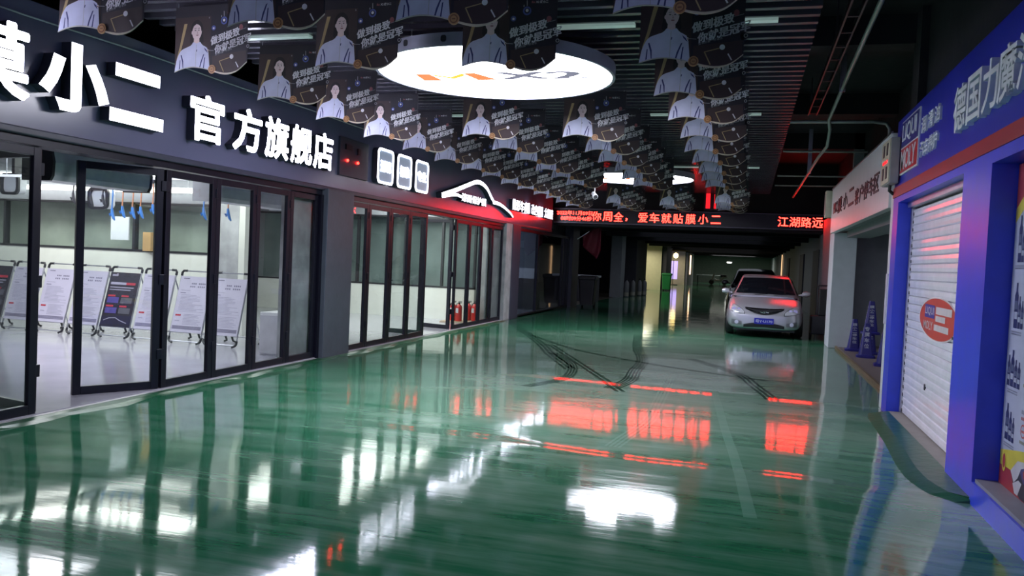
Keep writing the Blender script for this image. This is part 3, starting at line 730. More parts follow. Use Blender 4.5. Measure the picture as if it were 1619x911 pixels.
# ================================================================== HANGING FLAGS
def make_flag():
    W_, top = 0.80, 0.0
    bot = interp([(0, -.60), (.10, -.572), (.20, -.562), (.32, -.578), (.42, -.605), (.52, -.634), (.60, -.642), (.70, -.618), (.80, -.545)])
    P = dict(bg=0, brown=1, gold=2, skin=3, hair=4, jacket=5, navy=6, white=7, lip=8, blue=9, grey=10)
    mats = [pmat('flag_dark', (0.020, 0.016, 0.026), 0.6), pmat('flag_brown', (0.050, 0.028, 0.030), 0.6), pmat('flag_gold', (0.42, 0.30, 0.14), 0.5),
            pmat('flag_skin', (0.80, 0.62, 0.62), 0.6), pmat('flag_hair', (0.018, 0.012, 0.014), 0.6), pmat('flag_jacket', (0.66, 0.66, 0.86), 0.6),
            pmat('flag_navy', (0.045, 0.05, 0.20), 0.6), pmat('flag_white', (0.85, 0.82, 0.85), 0.6), pmat('flag_lip', (0.30, 0.10, 0.11), 0.6),
            pmat('flag_blue', (0.10, 0.13, 0.42), 0.6), pmat('flag_grey', (0.45, 0.43, 0.46), 0.6)]
    # local frame: x right, y up (text), z toward the viewer (-Y world)
    M = frame((1, 0, 0), (0, 0, 1), (0, 0, 0))
    m = MB(); us = lin(0, W_, 25)
    m.strip(us, lambda u: 0.0, bot, -0.004, 0, M)
    m.prism([(.80 + .0 + .03 * math.cos(R(a)), -.40 + .03 * math.sin(R(a))) for a in range(0, 360, 30)], -0.003, 0, M)
    z = [0.0008]
    def nx(): z[0] += 0.0004; return z[0]
    def st(ua, ub, t, b, mat, n=14):
        zz = nx(); q = lin(ua, ub, n)
        for i in range(n - 1):
            m.flat([(q[i], b(q[i])), (q[i + 1], b(q[i + 1])), (q[i + 1], t(q[i + 1])), (q[i], t(q[i]))], zz, mat, M)
    st(0.0, .40, lambda u: -0.10 - .3 * u * 0, bot, P['brown'])
    st(.42, .79, lambda u: -.47 + .1 * (u - .42), lambda u: bot(u) + .004, P['brown'])
    zz = nx(); m.flat([(.10, -.16), (.135, -.16), (.075, -.38), (.03, -.50), (.02, -.48), (.055, -.36)], zz, P['gold'], M)
    # hair, neck, jacket, face
    zz = nx(); m.disk(.245, -.222, .070, .092, zz, P['hair'], M, 24); m.flat([(.178, -.22), (.310, -.22), (.322, -.33), (.30, -.37), (.19, -.37), (.168, -.33)], zz + .0002, P['hair'], M)
    zz = nx(); m.flat([(.216, -.28), (.272, -.28), (.278, -.37), (.208, -.37)], zz, P['skin'], M)
    sh = interp([(.002, -.585), (.018, -.50), (.045, -.435), (.075, -.400), (.13, -.378), (.185, -.358), (.205, -.332), (.245, -.345), (.288, -.332), (.305, -.358), (.345, -.380), (.375, -.412), (.388, -.50), (.395, -.57)])
    st(.002, .395, sh, lambda u: bot(u) + .003, P['jacket'], 26)
    zz = nx()
    m.flat([(.066, -.445), (.078, -.442), (.098, -.50), (.100, -.565), (.092, -.565), (.086, -.51)], zz, P['navy'], M)
    m.flat([(.335, -.445), (.322, -.450), (.292, -.52), (.280, -.572), (.290, -.575), (.305, -.525)], zz, P['navy'], M)
    m.flat([(.345, -.475), (.335, -.48), (.322, -.58), (.333, -.585)], zz, P['navy'], M)
    m.flat([(.058, -.49), (.066, -.49), (.062, -.57), (.05, -.575)], zz, P['navy'], M)
    m.bar((.243, -.355), (.238, -.565), .004, zz, P['grey'], M); m.bar((.250, -.40), (.246, -.42), .008, zz + .0002, P['navy'], M)
    m.flat([(.33, -.385), (.365, -.415), (.372, -.44), (.34, -.41)], zz, P['navy'], M)
    m.disk(.372, -.415, .010, .010, zz + .0003, P['white'], M, 10)
    zz = nx(); m.disk(.248, -.236, .053, .078, zz, P['skin'], M, 24, R(-6)); m.disk(.194, -.245, .009, .017, zz, P['skin'], M, 10)
    m.flat([(.190, -.215), (.196, -.170), (.245, -.142), (.296, -.165), (.306, -.215), (.296, -.240), (.290, -.200), (.268, -.176), (.240, -.168), (.212, -.186), (.198, -.215)], zz + .0004, P['hair'], M)
    zz = nx()
    for ex in (.229, .268):
        m.disk(ex, -.226, .009, .0042, zz, P['hair'], M, 10); m.bar((ex - .012, -.209), (ex + .011, -.206), .004, zz, P['hair'], M)
    m.bar((.249, -.228), (.253, -.249), .003, zz, P['lip'], M); m.disk(.252, -.252, .007, .003, zz, P['lip'], M, 8); m.disk(.252, -.270, .015, .005, zz, P['lip'], M, 12)
    # slogans
    def tx(t, x, y, h, mat, rot=11, shear=.25, bold=.012):
        zz = nx()
        for q in ((0, .0022, -.0022) if h > .05 else (0,)): m.text(t, M @ Matrix.Translation((x + q, y, zz + abs(q) * .02)) @ Matrix.Rotation(R(rot), 4, 'Z'), h, None, mat, 0, bold, shear, None, 'L')
    tx('做到极致', .405, -.335, .078, P['white'], 14)
    tx('你就是冠军', .450, -.415, .078, P['white'], 14)
    tx('爱车的第一杆清洁', .455, -.457, .022, P['grey'], 14, .1, .0)
    tx('X2 膜小二', .62, -.085, .022, P['white'], 0, 0, .02)
    zz = nx(); m.flat([(.585, -.076), (.597, -.076), (.603, -.088), (.610, -.076), (.615, -.094), (.583, -.094)], zz, P['lip'], M)
    zz = nx()
    m.disk(.548, -.155, .036, .036, zz, P['blue'], M, 18); m.disk(.548, -.155, .022, .022, zz + .0003, P['bg'], M, 14); m.disk(.548, -.152, .013, .013, zz + .0006, P['white'], M, 10)
    m.bar((.545, -.07), (.547, -.115), .006, zz, P['grey'], M)
    m.disk(.435, -.215, .023, .023, zz, P['blue'], M, 14); m.disk(.435, -.218, .010, .010, zz + .0003, P['white'], M, 10)
    m.disk(.735, -.225, .022, .026, zz, P['lip'], M, 12); m.bar((.67, -.265), (.79, -.235), .003, zz, P['grey'], M)
    m.bar((.375, -.415), (.44, -.42), .004, zz, P['grey'], M); m.bar((.38, -.42), (.37, -.415), .01, zz, P['lip'], M)
    m.disk(.812, -.40, .016, .016, zz, P['grey'], M, 12); m.disk(.812, -.40, .010, .010, zz + .0003, P['bg'], M, 12)
    zz = nx()
    m.bar((.505, -.520), (.62, -.492), .007, zz, P['gold'], M); m.bar((.505, -.518), (.555, -.618), .009, zz, P['gold'], M)
    m.bar((.685, -.535), (.715, -.585), .010, zz, P['white'], M); m.disk(.640, -.485, .021, .021, zz + .0003, P['white'], M, 14)
    m.disk(.52, -.115, .004, .010, zz, P['grey'], M, 8); m.disk(.385, -.12, .003, .009, zz, P['grey'], M, 8)
    f = m.build('hanging_flag', mats, origin=(0, 0, 0))
    # hem and medal, cords
    h = MB(); q = lin(.44, .80, 16)
    for i in range(15):
        wa, wb = .010 + .004 * math.sin(i / 3), .010 + .004 * math.sin((i + 1) / 3)
        h.prism([(q[i], bot(q[i]) - .002), (q[i + 1], bot(q[i + 1]) - .002), (q[i + 1], bot(q[i + 1]) + wb), (q[i], bot(q[i]) + wa)], 0.007, 0, M)
    h.build('hem', pmat('hem_gold', (0.60, 0.52, 0.40), 0.4), f, origin=(0, 0, 0))
    h = MB(); q = lin(0, .40, 14)
    for i in range(13):
        h.prism([(q[i], bot(q[i]) - .001), (q[i + 1], bot(q[i + 1]) - .001), (q[i + 1], bot(q[i + 1]) + .006), (q[i], bot(q[i]) + .006)], 0.006, 0, M)
    h.build('hem', pmat('hem_pale', (0.50, 0.47, 0.45), 0.5), f, origin=(0, 0, 0))
    h = MB(); c = (.425, -.590)
    h.prism([(c[0] + .040 * math.cos(R(a)), c[1] + .040 * math.sin(R(a))) for a in range(0, 360, 18)], 0.009, 0, M)
    h.disk(c[0], c[1], .030, .030, 0.0095, 1, M); h.disk(c[0], c[1], .022, .022, 0.0100, 0, M); h.bar((c[0] - .012, c[1]), (c[0] + .012, c[1]), .008, .0104, 1, M)
    h.build('medal', [pmat('medal_gold', (0.50, 0.25, 0.10), 0.45), pmat('medal_dark', (0.22, 0.09, 0.04), 0.5)], f, origin=(0, 0, 0))
    for x in (.03, .77): MB().tube([(x, 0.0, -.004), (x, 0.0, .035)], .0025, n=5).build('hanging_cord', WHITEPL, f, origin=(0, 0, 0))
    return f
proto = make_flag()
first = True
ORD = ['nearest', 'second', 'third', 'fourth', 'fifth', 'sixth', 'seventh', 'eighth', 'ninth', 'tenth', 'eleventh', 'twelfth', 'thirteenth', 'fourteenth', 'fifteenth']
GY = [5.25 + 1.312 * k for k in range(15)]
rows = [('in the row beside the left shopfront', -5.24, list(range(15))),
        ('in the row just left of the round lights', -3.80, [0, 1] + [4, 5, 6, 7, 8, 9] + [12.9, 13.7, 14.4]),
        ('in the row centred on the round lights', -2.40, [0, 1] + [4, 5, 6, 7, 8, 9] + [13.0, 13.7, 14.4]),
        ('in the row right of the round lights', -0.94, [0, 1, 2, 3, 4, 5, 6, 7, 8, 9] + [12.2, 12.9, 13.6, 14.3])]
for desc, x, ks in rows:
    for i, k in enumerate(ks):
        o = proto if first else copy_tree(proto)
        first = False
        y = 5.25 + 1.312 * k + random.uniform(-.03, .03)
        o.location = (x + random.uniform(-.03, .03), y, 3.80 + random.uniform(-.012, .008))
        o.rotation_euler = (R(random.uniform(-2.5, 2.5)), R(random.uniform(-.8, .8)), R(random.uniform(-4, 4)))
        tag(o, 'dark printed flag, %s from the camera %s' % (ORD[i], desc), 'flag', 'printed flags hanging from the slat ceiling')

# small ceiling spotlight
g = thing('spotlight', 'small pale spotlight hanging below the far flags near the left shopfront', 'spotlight', (-3.68, 19.7, 3.14)); g['_o'] = tuple(g.location)
MB().tube([(-3.68, 19.7, 3.80), (-3.68, 19.7, 3.27)], .012).build('stem', WHITEPL, g)
MB().tube([(-3.72, 19.74, 3.27), (-3.64, 19.62, 3.17)], [.05, .065], n=14).build('lamp_head', WHITEPL, g, smooth=True)
MB().tube([(-3.641, 19.622, 3.172), (-3.638, 19.617, 3.168)], .055, n=14).build('lens', DARKPL, g)

# ================================================================== RED LED TICKER
g = thing('led_ticker', 'long red dot-matrix ticker across the aisle under the slat ceiling', 'led sign', (-1.9, 25.3, 2.80)); g['_o'] = tuple(g.location)
MB().box(-6.0, 1.98, 25.30, 25.42, 2.80, 3.26).build('housing', BOARD, g)
m = MB().box(-6.0, 1.98, 25.275, 25.305, 2.80, 2.825); m.box(-6.0, 1.98, 25.275, 25.305, 3.235, 3.26); m.build('bezel', pmat('bezel_grey', (0.12, 0.11, 0.14), 0.35, 0.5), g)
MB().text('2022年11月09日', F_front(-5.33, 3.115, 25.297), 0.135, 1.12, 0, 0, 0.006).build('date_line', ERED, g)
MB().text('08时09分46秒', F_front(-5.27, 2.945, 25.297), 0.135, 0.98, 0, 0, 0.006).build('time_line', ERED, g)
for ch, x in zip('你周全，爱车就贴膜小二', (-4.63, -4.29, -3.95, -3.70, -3.20, -2.85, -2.49, -2.14, -1.77, -1.40, -1.03)):
    if ch == '，': MB().text(ch, F_front(x, 2.95, 25.297), 0.09, 0.07, 0, 0, 0.01).build('lit_comma', ERED, g)
    else: MB().text(ch, F_front(x, 3.03, 25.297), 0.29 if ch != '二' else 0.24, 0.29, 0, 0, 0.004).build('lit_character', ERED, g)
for ch, x in zip('江湖路远', (0.88, 1.20, 1.52, 1.83)):
    MB().text(ch, F_front(x, 3.03, 25.297), 0.29, 0.29, 0, 0, 0.004).build('lit_character', ERED, g)
g = thing('red_sign', 'tall red glowing strokes of a sign above the ticker, behind the flags', 'sign', (-1.15, 25.3, 3.30)); g['_o'] = tuple(g.location)
m = MB().box(-1.34, -1.22, 25.22, 25.28, 3.36, 3.80); m.lathe([(.005, -.07), (.05, -.05), (.07, 0), (.05, .05), (.005, .07)], 0, Matrix.Translation((-1.27, 25.25, 3.90)), 14)
m.build('dotted_stroke', EREDTUBE, g)
m = MB().box(-1.10, -1.0, 25.22, 25.28, 3.36, 3.78); m.box(-1.10, -0.82, 25.22, 25.28, 3.36, 3.50); m.build('angled_stroke', EREDTUBE, g)
MB().box(-1.4, -0.78, 25.285, 25.40, 3.30, 4.0).build('back_board', BOARD, g)

# ================================================================== INSIDE THE WORKSHOP
PAPER = pmat('poster_paper', (0.62, 0.60, 0.72), 0.45, var=0.03)
INK = pmat('poster_ink', (0.22, 0.21, 0.30), 0.5)
INKL = pmat('poster_ink_pale', (0.42, 0.41, 0.52), 0.5)
PDARK = pmat('poster_dark', (0.035, 0.032, 0.048), 0.4)
PRED = pmat('poster_red', (0.55, 0.05, 0.08), 0.5)
PBLUE = pmat('poster_blue', (0.10, 0.08, 0.32), 0.5)
def make_stand(dark):
    g = thing('poster_stand', 'x', 'poster stand')
    w, lean, h = 0.62, 0.31, 1.14
    A = math.atan2(lean, h); M = Matrix.Rotation(-A, 4, 'X')        # local y up -> leaning back
    M = Matrix.Translation((0, 0, 0.02)) @ frame((1, 0, 0), (0, math.sin(A), math.cos(A)), (0, 0, 0))
    L = math.hypot(lean, h)
    m = MB()
    for x in (-w / 2 + .02, w / 2 - .02): m.tube([(x, .04, 0), (x, L - .05, 0)], .011, 0, M)
    m.tube([(-w / 2 + .06, L - .02, 0), (w / 2 - .06, L - .02, 0)], .011, 0, M); m.tube([(-w / 2 + .06, .03, 0), (w / 2 - .06, .03, 0)], .009, 0, M)
    m.build('front_frame', ALU, g)
    m = MB(); zt = L * math.cos(A); yt = L * math.sin(A)
    for x in (-w / 2 + .05, w / 2 - .05): m.tube([(x, yt - .02, zt - .1), (x, yt + .42, .03)], .010)
    m.tube([(-w / 2 + .05, yt + .40, .10), (w / 2 - .05, yt + .40, .10)], .008); m.build('rear_frame', ALU, g)
    for sx in (-1, 1):
        m = MB(); x = sx * (w / 2 - .02)
        m.tube([(x, L - .10, 0), (x, L - .05, 0), (x - sx * .02, L - .02, 0), (x - sx * .09, L - .018, 0)], .019, 0, M); m.build('corner_joint', DARKPL, g)
        m = MB(); m.tube([(x, .10, 0), (x, .05, 0), (x - sx * .02, .025, 0), (x - sx * .07, .0, 0)], [.017, .019, .019, .015], 0, M); m.build('foot', DARKPL, g)
        m = MB(); x2 = sx * (w / 2 - .05); m.tube([(x2, yt + .385, .10), (x2, yt + .42, .03), (x2 - sx * .05, yt + .43, .012)], .017); m.build('foot', DARKPL, g)
    m = MB(); x0, x1, y0, y1 = -.285, .285, .17, 1.07
    m.prism([(x0, y0), (x1, y0), (x1, y1), (x0, y1)], .006, 0, M @ Matrix.Translation((0, 0, .012)))
    z = .0195
    if not dark:
        m.bar((x0 + .06, y1 - .035), (x0 + .17, y1 - .035), .014, z, 1, M)
        for yy, a, b in ((.955, -.06, .20), (.905, -.08, .20)):
            n = 8
            for i in range(n):
                if i == 3: continue
                q = a + (b - a) * i / n; m.flat([(q, yy - .012), (q + .024, yy - .012), (q + .024, yy + .012), (q, yy + .012)], z, 1, M)
        yy = .855
        rnd = random.Random(3)
        m.bar((x0 + .05, .84), (x0 + .22, .84), .010, z, 2, M); m.bar((x0 + .05, .80), (x0 + .15, .80), .012, z, 1, M)
        yy = .765
        while yy > .52:
            m.bar((x0 + .07, yy), (x0 + rnd.uniform(.3, .52), yy), .009, z, 2, M); yy -= .022
        m.bar((x0 + .05, .50), (x1 - .03, .50), .006, z, 2, M)
        m.flat([(x0 + .04, .425), (x0 + .14, .425), (x0 + .14, .452), (x0 + .04, .452)], z, 3, M)
        yy = .455
        while yy > .29:
            m.bar((x0 + .19, yy), (x0 + rnd.uniform(.38, .53), yy), .009, z, 2, M); yy -= .022
        m.bar((x0 + .05, .35), (x0 + .13, .35), .014, z, 2, M)
        for yy in (.262, .243, .224): m.bar((x0 + .02, yy), (x1 - .02, yy), .015, z, 1, M)
        mats = [PAPER, INK, INKL, PRED]
    else:
        m.bar((x0 + .04, y1 - .05), (x0 + .12, y1 - .05), .03, z, 1, M); m.bar((x0 + .12, y1 - .045), (x0 + .15, y1 - .04), .045, z, 1, M)
        m.bar((x0 + .04, .885), (x0 + .34, .885), .04, z, 1, M); m.bar((x0 + .34, .885), (x0 + .52, .885), .04, z, 3, M)
        m.bar((x0 + .04, .82), (x0 + .50, .82), .016, z, 1, M); m.bar((x0 + .04, .78), (x0 + .45, .78), .014, z, 1, M)
        for cx in (x0 + .04, x0 + .30):
            for cy in (.68, .51):
                m.bar((cx, cy), (cx + .14, cy), .028, z, 3, M); m.flat([(cx, cy - .12), (cx + .22, cy - .12), (cx + .22, cy - .025), (cx, cy - .025)], z, 4 if cx < x0 + .1 else 2, M)
        P = [(x0 + .05, .27), (x0 + .15, .31), (x0 + .27, .32), (x0 + .36, .28), (x0 + .50, .24)]
        for a, b in zip(P, P[1:]): m.bar(a, b, .012, z, 1, M)
        mats = [PDARK, INKL, pmat('poster_dim', (0.12, 0.12, 0.15), 0.5), PRED, PBLUE]
    m.build('poster', mats, g)
    return g
white0, dark0 = make_stand(False), make_stand(True)
xs = [-7.41, -8.07, -8.72, -9.42, -10.04, -10.71, -11.36, -12.01, -12.66]
SL = ['white text poster on a tilted stand, first one right to left along the row', 'white text poster on a tilted stand, second one from the right end',
      'white text poster on a tilted stand, just right of the dark poster', 'dark poster with red headline on a tilted stand, in the middle of the row',
      'white text poster on a tilted stand, just left of the dark middle poster', 'white text poster on a tilted stand, second left of the dark middle poster',
      'white text poster on a tilted stand, next to the leftmost dark poster', 'dark poster on a tilted stand at the left end of the row']
used = {False: False, True: False}
for i in range(8):
    dk = i in (3, 7); src = dark0 if dk else white0
    g = src if not used[dk] else copy_tree(src)
    used[dk] = True
    g.location = ((xs[i] + xs[i + 1]) / 2, 10.86 + random.uniform(-.015, .015), 0.03)
    tag(g, SL[i], 'poster stand', 'poster stands in a row inside the shop')

# air curtains over the doors
def air_curtain(ya, yb, label, cap=None):
    g = thing('air_curtain', label, 'air curtain', (-6.77, (ya + yb) / 2, 2.17), 0, 'air curtains above the glass doors'); g['_o'] = tuple(g.location)
    prof = [(-6.95, 2.49), (-6.66, 2.49), (-6.62, 2.46), (-6.59, 2.34), (-6.60, 2.22), (-6.63, 2.17), (-6.95, 2.17)]
    m = MB(); m.loft([[(x, ya + .03, z) for x, z in prof], [(x, yb - .03, z) for x, z in prof]]); m.build('housing', WHITEPL, g)
    for y in (ya, yb - .03):
        m = MB(); p2 = [(x + (.012 if x > -6.8 else -.012), z + (.01 if z > 2.33 else -.01)) for x, z in prof]
        m.loft([[(x, y, z) for x, z in p2], [(x, y + .03, z) for x, z in p2]]); m.build('end_cap', cap or DARKPL, g)
    for y in (ya + .3, yb - .3): MB().box(-6.80, -6.76, y, y + .04, 2.49, 3.1).build('hanger', ALU, g)
air_curtain(6.5, 7.9, 'long white air curtain above the open glass doors at the left')
air_curtain(9.1, 10.9, 'long white air curtain above the closed doors beside the pillar', WHITEPL)

# lamp tubes inside
for k, (y, z, xa, xb) in enumerate(((11.6, 2.70, -14.6, -8.9), (12.3, 2.52, -14.6, -9.2), (14.6, 2.65, -9.3, -6.8))):
    g = thing('lamp_tube', ['long lamp tube under the workshop ceiling, front one', 'long lamp tube just above the dark interior window', 'short lamp tube deep in the workshop right of the pillar'][k], 'lamp', ((xa + xb) / 2, y, z), 0, 'workshop lamp tubes'); g['_o'] = tuple(g.location)
    MB().tube([(xa, y, z), (xb, y, z)], .035, n=10).build('tube', EPANEL, g)
    MB().box(xa, xb, y - .03, y + .03, z + .03, z + .06).build('batten', WHITEPL, g)
    for x in lin(xa + .3, xb - .3, 3): MB().tube([(x, y, z + .06), (x, y, 3.1)], .006, n=5).build('hanging_rod', ALU, g)

# hose reels
def hose_reel(x, y, z, label):
    g = thing('hose_reel', label, 'hose reel', (x, y, z), 0, 'hose reels under the workshop ceiling')
    o = (x, y, z)
    M = Matrix.Translation(o)
    m = MB(); m.prism(rrect(.34, .32, .08), .16, 0, M @ frame((1, 0, 0), (0, 0, 1), (0, .09, .17))); m.build('drum_case', WHITEPL, g, origin=o, bevel=.01)
    m = MB(); po, pi_ = rrect(.40, .36, .10), rrect(.30, .27, .07); n = len(po); F = M @ frame((1, 0, 0), (0, 0, 1), (0, -.07, .17))
    vs = [(p[0], p[1], zz) for zz in (0, .04) for p in po + pi_]
    m.add(vs, [(2 * n + i, 2 * n + (i + 1) % n, 3 * n + (i + 1) % n, 3 * n + i) for i in range(n)] + [(i, (i + 1) % n, 2 * n + (i + 1) % n, 2 * n + i) for i in range(n)] +
          [(n + (i + 1) % n, n + i, 3 * n + i, 3 * n + (i + 1) % n) for i in range(n)], 0, F)
    m.build('guard_ring', DARKPL, g, origin=o)
    m = MB().box(x - .03, x + .03, y - .03, y + .12, z + .34, 3.1); m.build('bracket', DARKPL, g, origin=o)
    m = MB().prism(rrect(.24, .22, .05), .03, 0, M @ frame((1, 0, 0), (0, 0, 1), (0, -.045, .17))); m.build('face_plate', PALEWALL, g, origin=o)
hose_reel(-11.93, 11.0, 2.30, 'white hose reel with grey guard at the left edge of the shop')
hose_reel(-10.12, 11.0, 2.10, 'white hose reel with dark guard seen inside the open door')
# hanging air hoses
HB = pmat('hose_blue', (0.05, 0.20, 0.55), 0.4); HO = pmat('hose_orange', (0.55, 0.25, 0.14), 0.5)
def air_hose(x, y, zt, zb, mat, label, loop=True):
    g = thing('air_hose', label, 'air hose', (x, y, zb), 0, 'air hoses hanging in the workshop'); o = (x, y, zb)
    m = MB().box(x - .03, x + .03, y - .02, y + .02, zt, zt + .05); m.build('hook', DARKPL, g, origin=o)
    m = MB().tube([(x, y, zt + .02), (x + .012, y, (zt + zb) / 2 + .1), (x, y, zb + .16)], .010, n=6); m.build('hose', mat, g, origin=o)
    m = MB().tube([(x, y, zb + .17), (x + .01, y, zb + .09), (x + .035, y, zb + .03), (x + .055, y, zb)], [.016, .024, .020, .010], n=8)
    m.tube([(x - .005, y, zb + .12), (x - .03, y, zb + .06), (x - .045, y, zb + .10)], .010, n=6); m.build('spray_gun', HB if loop else DARKPL, g, origin=o)
hx = [(-9.74, 2.452, 2.12, DARKPL, False), (-9.42, 2.452, 2.10, DARKPL, False), (-9.20, 2.452, 2.10, DARKPL, False), (-9.03, 2.452, 1.90, HB, True), (-8.85, 2.452, 1.94, HO, True), (-8.67, 2.452, 1.93, HO, True),
      (-8.53, 2.452, 1.94, HO, True), (-8.32, 2.452, 1.98, HO, True), (-7.46, 2.452, 1.95, HB, True), (-7.26, 2.452, 1.97, HO, True), (-7.06, 2.452, 1.95, HO, True)]
for i, (x, a, b, mt, lp) in enumerate(hx):
    air_hose(x, 10.0, a, b, mt, 'hanging air hose, %s from the left along the rail behind the glass doors' % (['first'] + ORD[1:])[i], lp)
g = thing('hose_rail', 'white rail with hanging hoses under the workshop ceiling', 'rail', (-10, 10, 2.5)); g['_o'] = tuple(g.location)
MB().box(-13.5, -6.99, 9.97, 10.03, 2.502, 2.54).build('rail', WHITEPL, g)
for x in (-13, -11, -9, -7.1): MB().tube([(x, 10, 2.54), (x, 10, 3.1)], .008, n=6).build('hanging_rod', ALU, g)
# wall poster in the dim room, cabinet, extinguishers
tag(MB().box(-11.4, -11.0, 12.61, 12.64, 1.62, 2.05).build('notice_sheet', PALEWALL), 'pale notice sheet on the dark interior window', 'notice')
tag(MB().box(-10.55, -10.38, 12.45, 12.59, 1.44, 1.78).build('cardboard_box', pmat('cardboard', (0.50, 0.32, 0.14), 0.7)), 'tan cardboard box standing on the low white wall', 'box')
g = thing('cabinet', 'low white cabinet beside the grey pillar inside the glass doors', 'cabinet', (-6.62, 10.75, 0.03)); g['_o'] = tuple(g.location)
MB().box(-6.80, -6.45, 10.48, 11.0, 0.03, 0.66).build('body', WHITEPL, g, bevel=.006)
MB().box(-6.79, -6.46, 10.465, 10.48, 0.06, 0.62).build('door', pmat('cabinet_door', (0.55, 0.55, 0.60), 0.4), g, bevel=.004)
EXT = pmat('extinguisher_red', (0.60, 0.02, 0.02), 0.3, coat=0.3)
def extinguisher():
    g = thing('fire_extinguisher', 'x', 'fire extinguisher')
    MB().lathe([(.06, 0), (.075, .01), (.075, .33), (.06, .37), (.03, .395), (.02, .41), (.02, .42)]).build('cylinder', EXT, g, smooth=True)
    m = MB().box(-.02, .02, -.02, .02, .415, .45); m.box(-.02, .10, -.01, .01, .46, .475); m.box(-.02, .09, -.01, .01, .435, .447); m.build('valve', DARKPL, g)
    MB().tube([(-.02, 0, .435), (-.08, -.02, .40), (-.095, -.03, .25), (-.09, -.03, .12)], .009, n=6).build('hose', DARKPL, g)
    m = MB()
    for i in range(8):
        a0, a1 = R(225 + 11 * i), R(225 + 11 * (i + 1))
        m.add([(.0765 * math.cos(a), .0765 * math.sin(a), z) for z in (.2, .31) for a in (a0, a1)], [(0, 1, 3, 2)])
    m.build('label_sheet', WHITEPL, g)
    return g
e0 = extinguisher()
for i, (x, y) in enumerate(((-6.72, 18.44), (-6.54, 18.34), (-6.46, 18.80), (-6.27, 18.70))):
    g = e0 if i == 0 else copy_tree(e0)
    g.location = (x, y, 0.06); g.rotation_euler = (0, 0, R(-35))
    tag(g, 'red fire extinguisher behind the glass doors, %s from the left' % ('first', 'second', 'third', 'fourth')[i], 'fire extinguisher', 'fire extinguishers behind the glass')
tag(MB().box(-6.95, -6.16, 18.15, 18.93, 0.03, 0.06).build('wooden_board', pmat('wood_board', (0.52, 0.40, 0.28), 0.6)), 'pale wooden board under the red fire extinguishers', 'board')

# ================================================================== RIGHT SIDE: BLUE SHOP
g = thing('shop_sign', 'blue shop sign with white lettering and red stripe', 'shop sign', (1.65, 6.9, 2.51)); g['_o'] = tuple(g.location)
MB().box(1.60, 1.80, 3.2, 10.62, 2.55, 3.41).build('blue_panel', BLUE_D, g, bevel=.006)
MB().box(1.588, 1.60, 3.2, 10.62, 2.51, 2.625).build('red_stripe', REDST, g)
lg = MB().box(1.585, 1.60, 9.22, 10.22, 2.735, 3.335).build('logo_plate', WHITEPL, g)
MB().box(1.580, 1.586, 9.25, 10.19, 3.04, 3.315).build('blue_field', pmat('logo_blue', (0.02, 0.03, 0.26), 0.4), lg)
MB().box(1.580, 1.586, 9.25, 10.19, 2.755, 3.02).build('red_field', pmat('logo_red', (0.55, 0.015, 0.03), 0.4), lg)
LW = pmat('sign_white', (0.80, 0.82, 0.88), 0.4)
MB().text('LIQUI', F_right(9.72, 3.175, 1.579), 0.215, 0.80, 0, 0.006, 0.006).build('white_word', LW, lg)
MB().text('MOLY', F_right(9.72, 2.885, 1.579), 0.215, 0.82, 0, 0.006, 0.006).build('white_word', LW, lg)
for o in list(lg.children):
    pass
for ch, y in zip('润滑油', (8.97, 8.65, 8.36)): MB().text(ch, F_right(y, 3.11, 1.6), 0.16, 0.24, 0, 0.02, 0.01).build('white_character', LW, g)
for ch, y in zip('汽车养护', (9.0, 8.80, 8.60, 8.40)): MB().text(ch, F_right(y, 2.87, 1.6), 0.16, 0.20, 0, 0.02, 0.01).build('white_character', LW, g)
for ch, y in zip('德国力魔汽车', (7.36, 6.93, 6.49, 6.10, 5.68, 5.26)): MB().text(ch, F_right(y, 2.97, 1.6), 0.37, 0.40, 0, 0.05, 0.015).build('white_character', LW, g)

g = thing('roller_shutter', 'closed white roller shutter in the blue shopfront', 'roller shutter', (1.76, 8.8, 0.045)); g['_o'] = tuple(g.location)
m = MB(); z = 0.05; ns = 26; dz = (2.36 - 0.05) / ns
for k in range(ns):
    za, zb = z + k * dz, z + (k + 1) * dz
    pr = [(1.790, za), (1.768, za + .003), (1.755, za + .010), (1.752, za + dz * .5), (1.755, zb - .010), (1.768, zb - .003), (1.790, zb)]
    m.loft([[(x, 7.32, q) for x, q in pr], [(x, 10.22, q) for x, q in pr]])
m.build('curtain', SHUT, g)
MB().box(1.735, 1.79, 10.20, 10.27, 0.045, 2.44).build('guide_rail', ALU, g)
for k in range(ns): MB().box(1.748, 1.79, 10.165, 10.20, z + k * dz + .015, z + k * dz + .05).build('slat_clip', DARKPL, g)
MB().box(1.70, 1.79, 7.30, 10.27, 2.38, 2.44).build('header_box', ALU, g)
MB().box(1.745, 1.76, 9.02, 9.06, 0.47, 0.53).build('lock', DARKPL, g)
st = MB(); M = F_right(8.66, 1.20, 1.7515)
st.prism([(.84 * math.cos(R(a)) , .215 * math.sin(R(a))) for a in range(0, 360, 9)], .004, 0, M)
st.prism([(.80 * math.cos(R(a)) , .200 * math.sin(R(a))) for a in range(0, 360, 9)], .006, 1, M)
st.flat([(-.55, .0), (-.10, .0), (-.10, .13), (-.55, .13)], .0075, 2, M); st.flat([(-.05, .05), (.6, .05), (.6, .12), (-.05, .12)], .0075, 0, M)
st.flat([(-.05, -.02), (.35, -.02), (.35, .035), (-.05, .035)], .0075, 0, M); st.flat([(-.1, -.11), (.5, -.11), (.5, -.05), (-.1, -.05)], .0075, 0, M)
st.text('LIQUI', M @ Matrix.Translation((-.325, .065, .0085)), .085, .40, 0, 0, .006); st.text('MOLY', M @ Matrix.Translation((-.37, -.075, .0085)), .085, .42, 0, 0, .006)
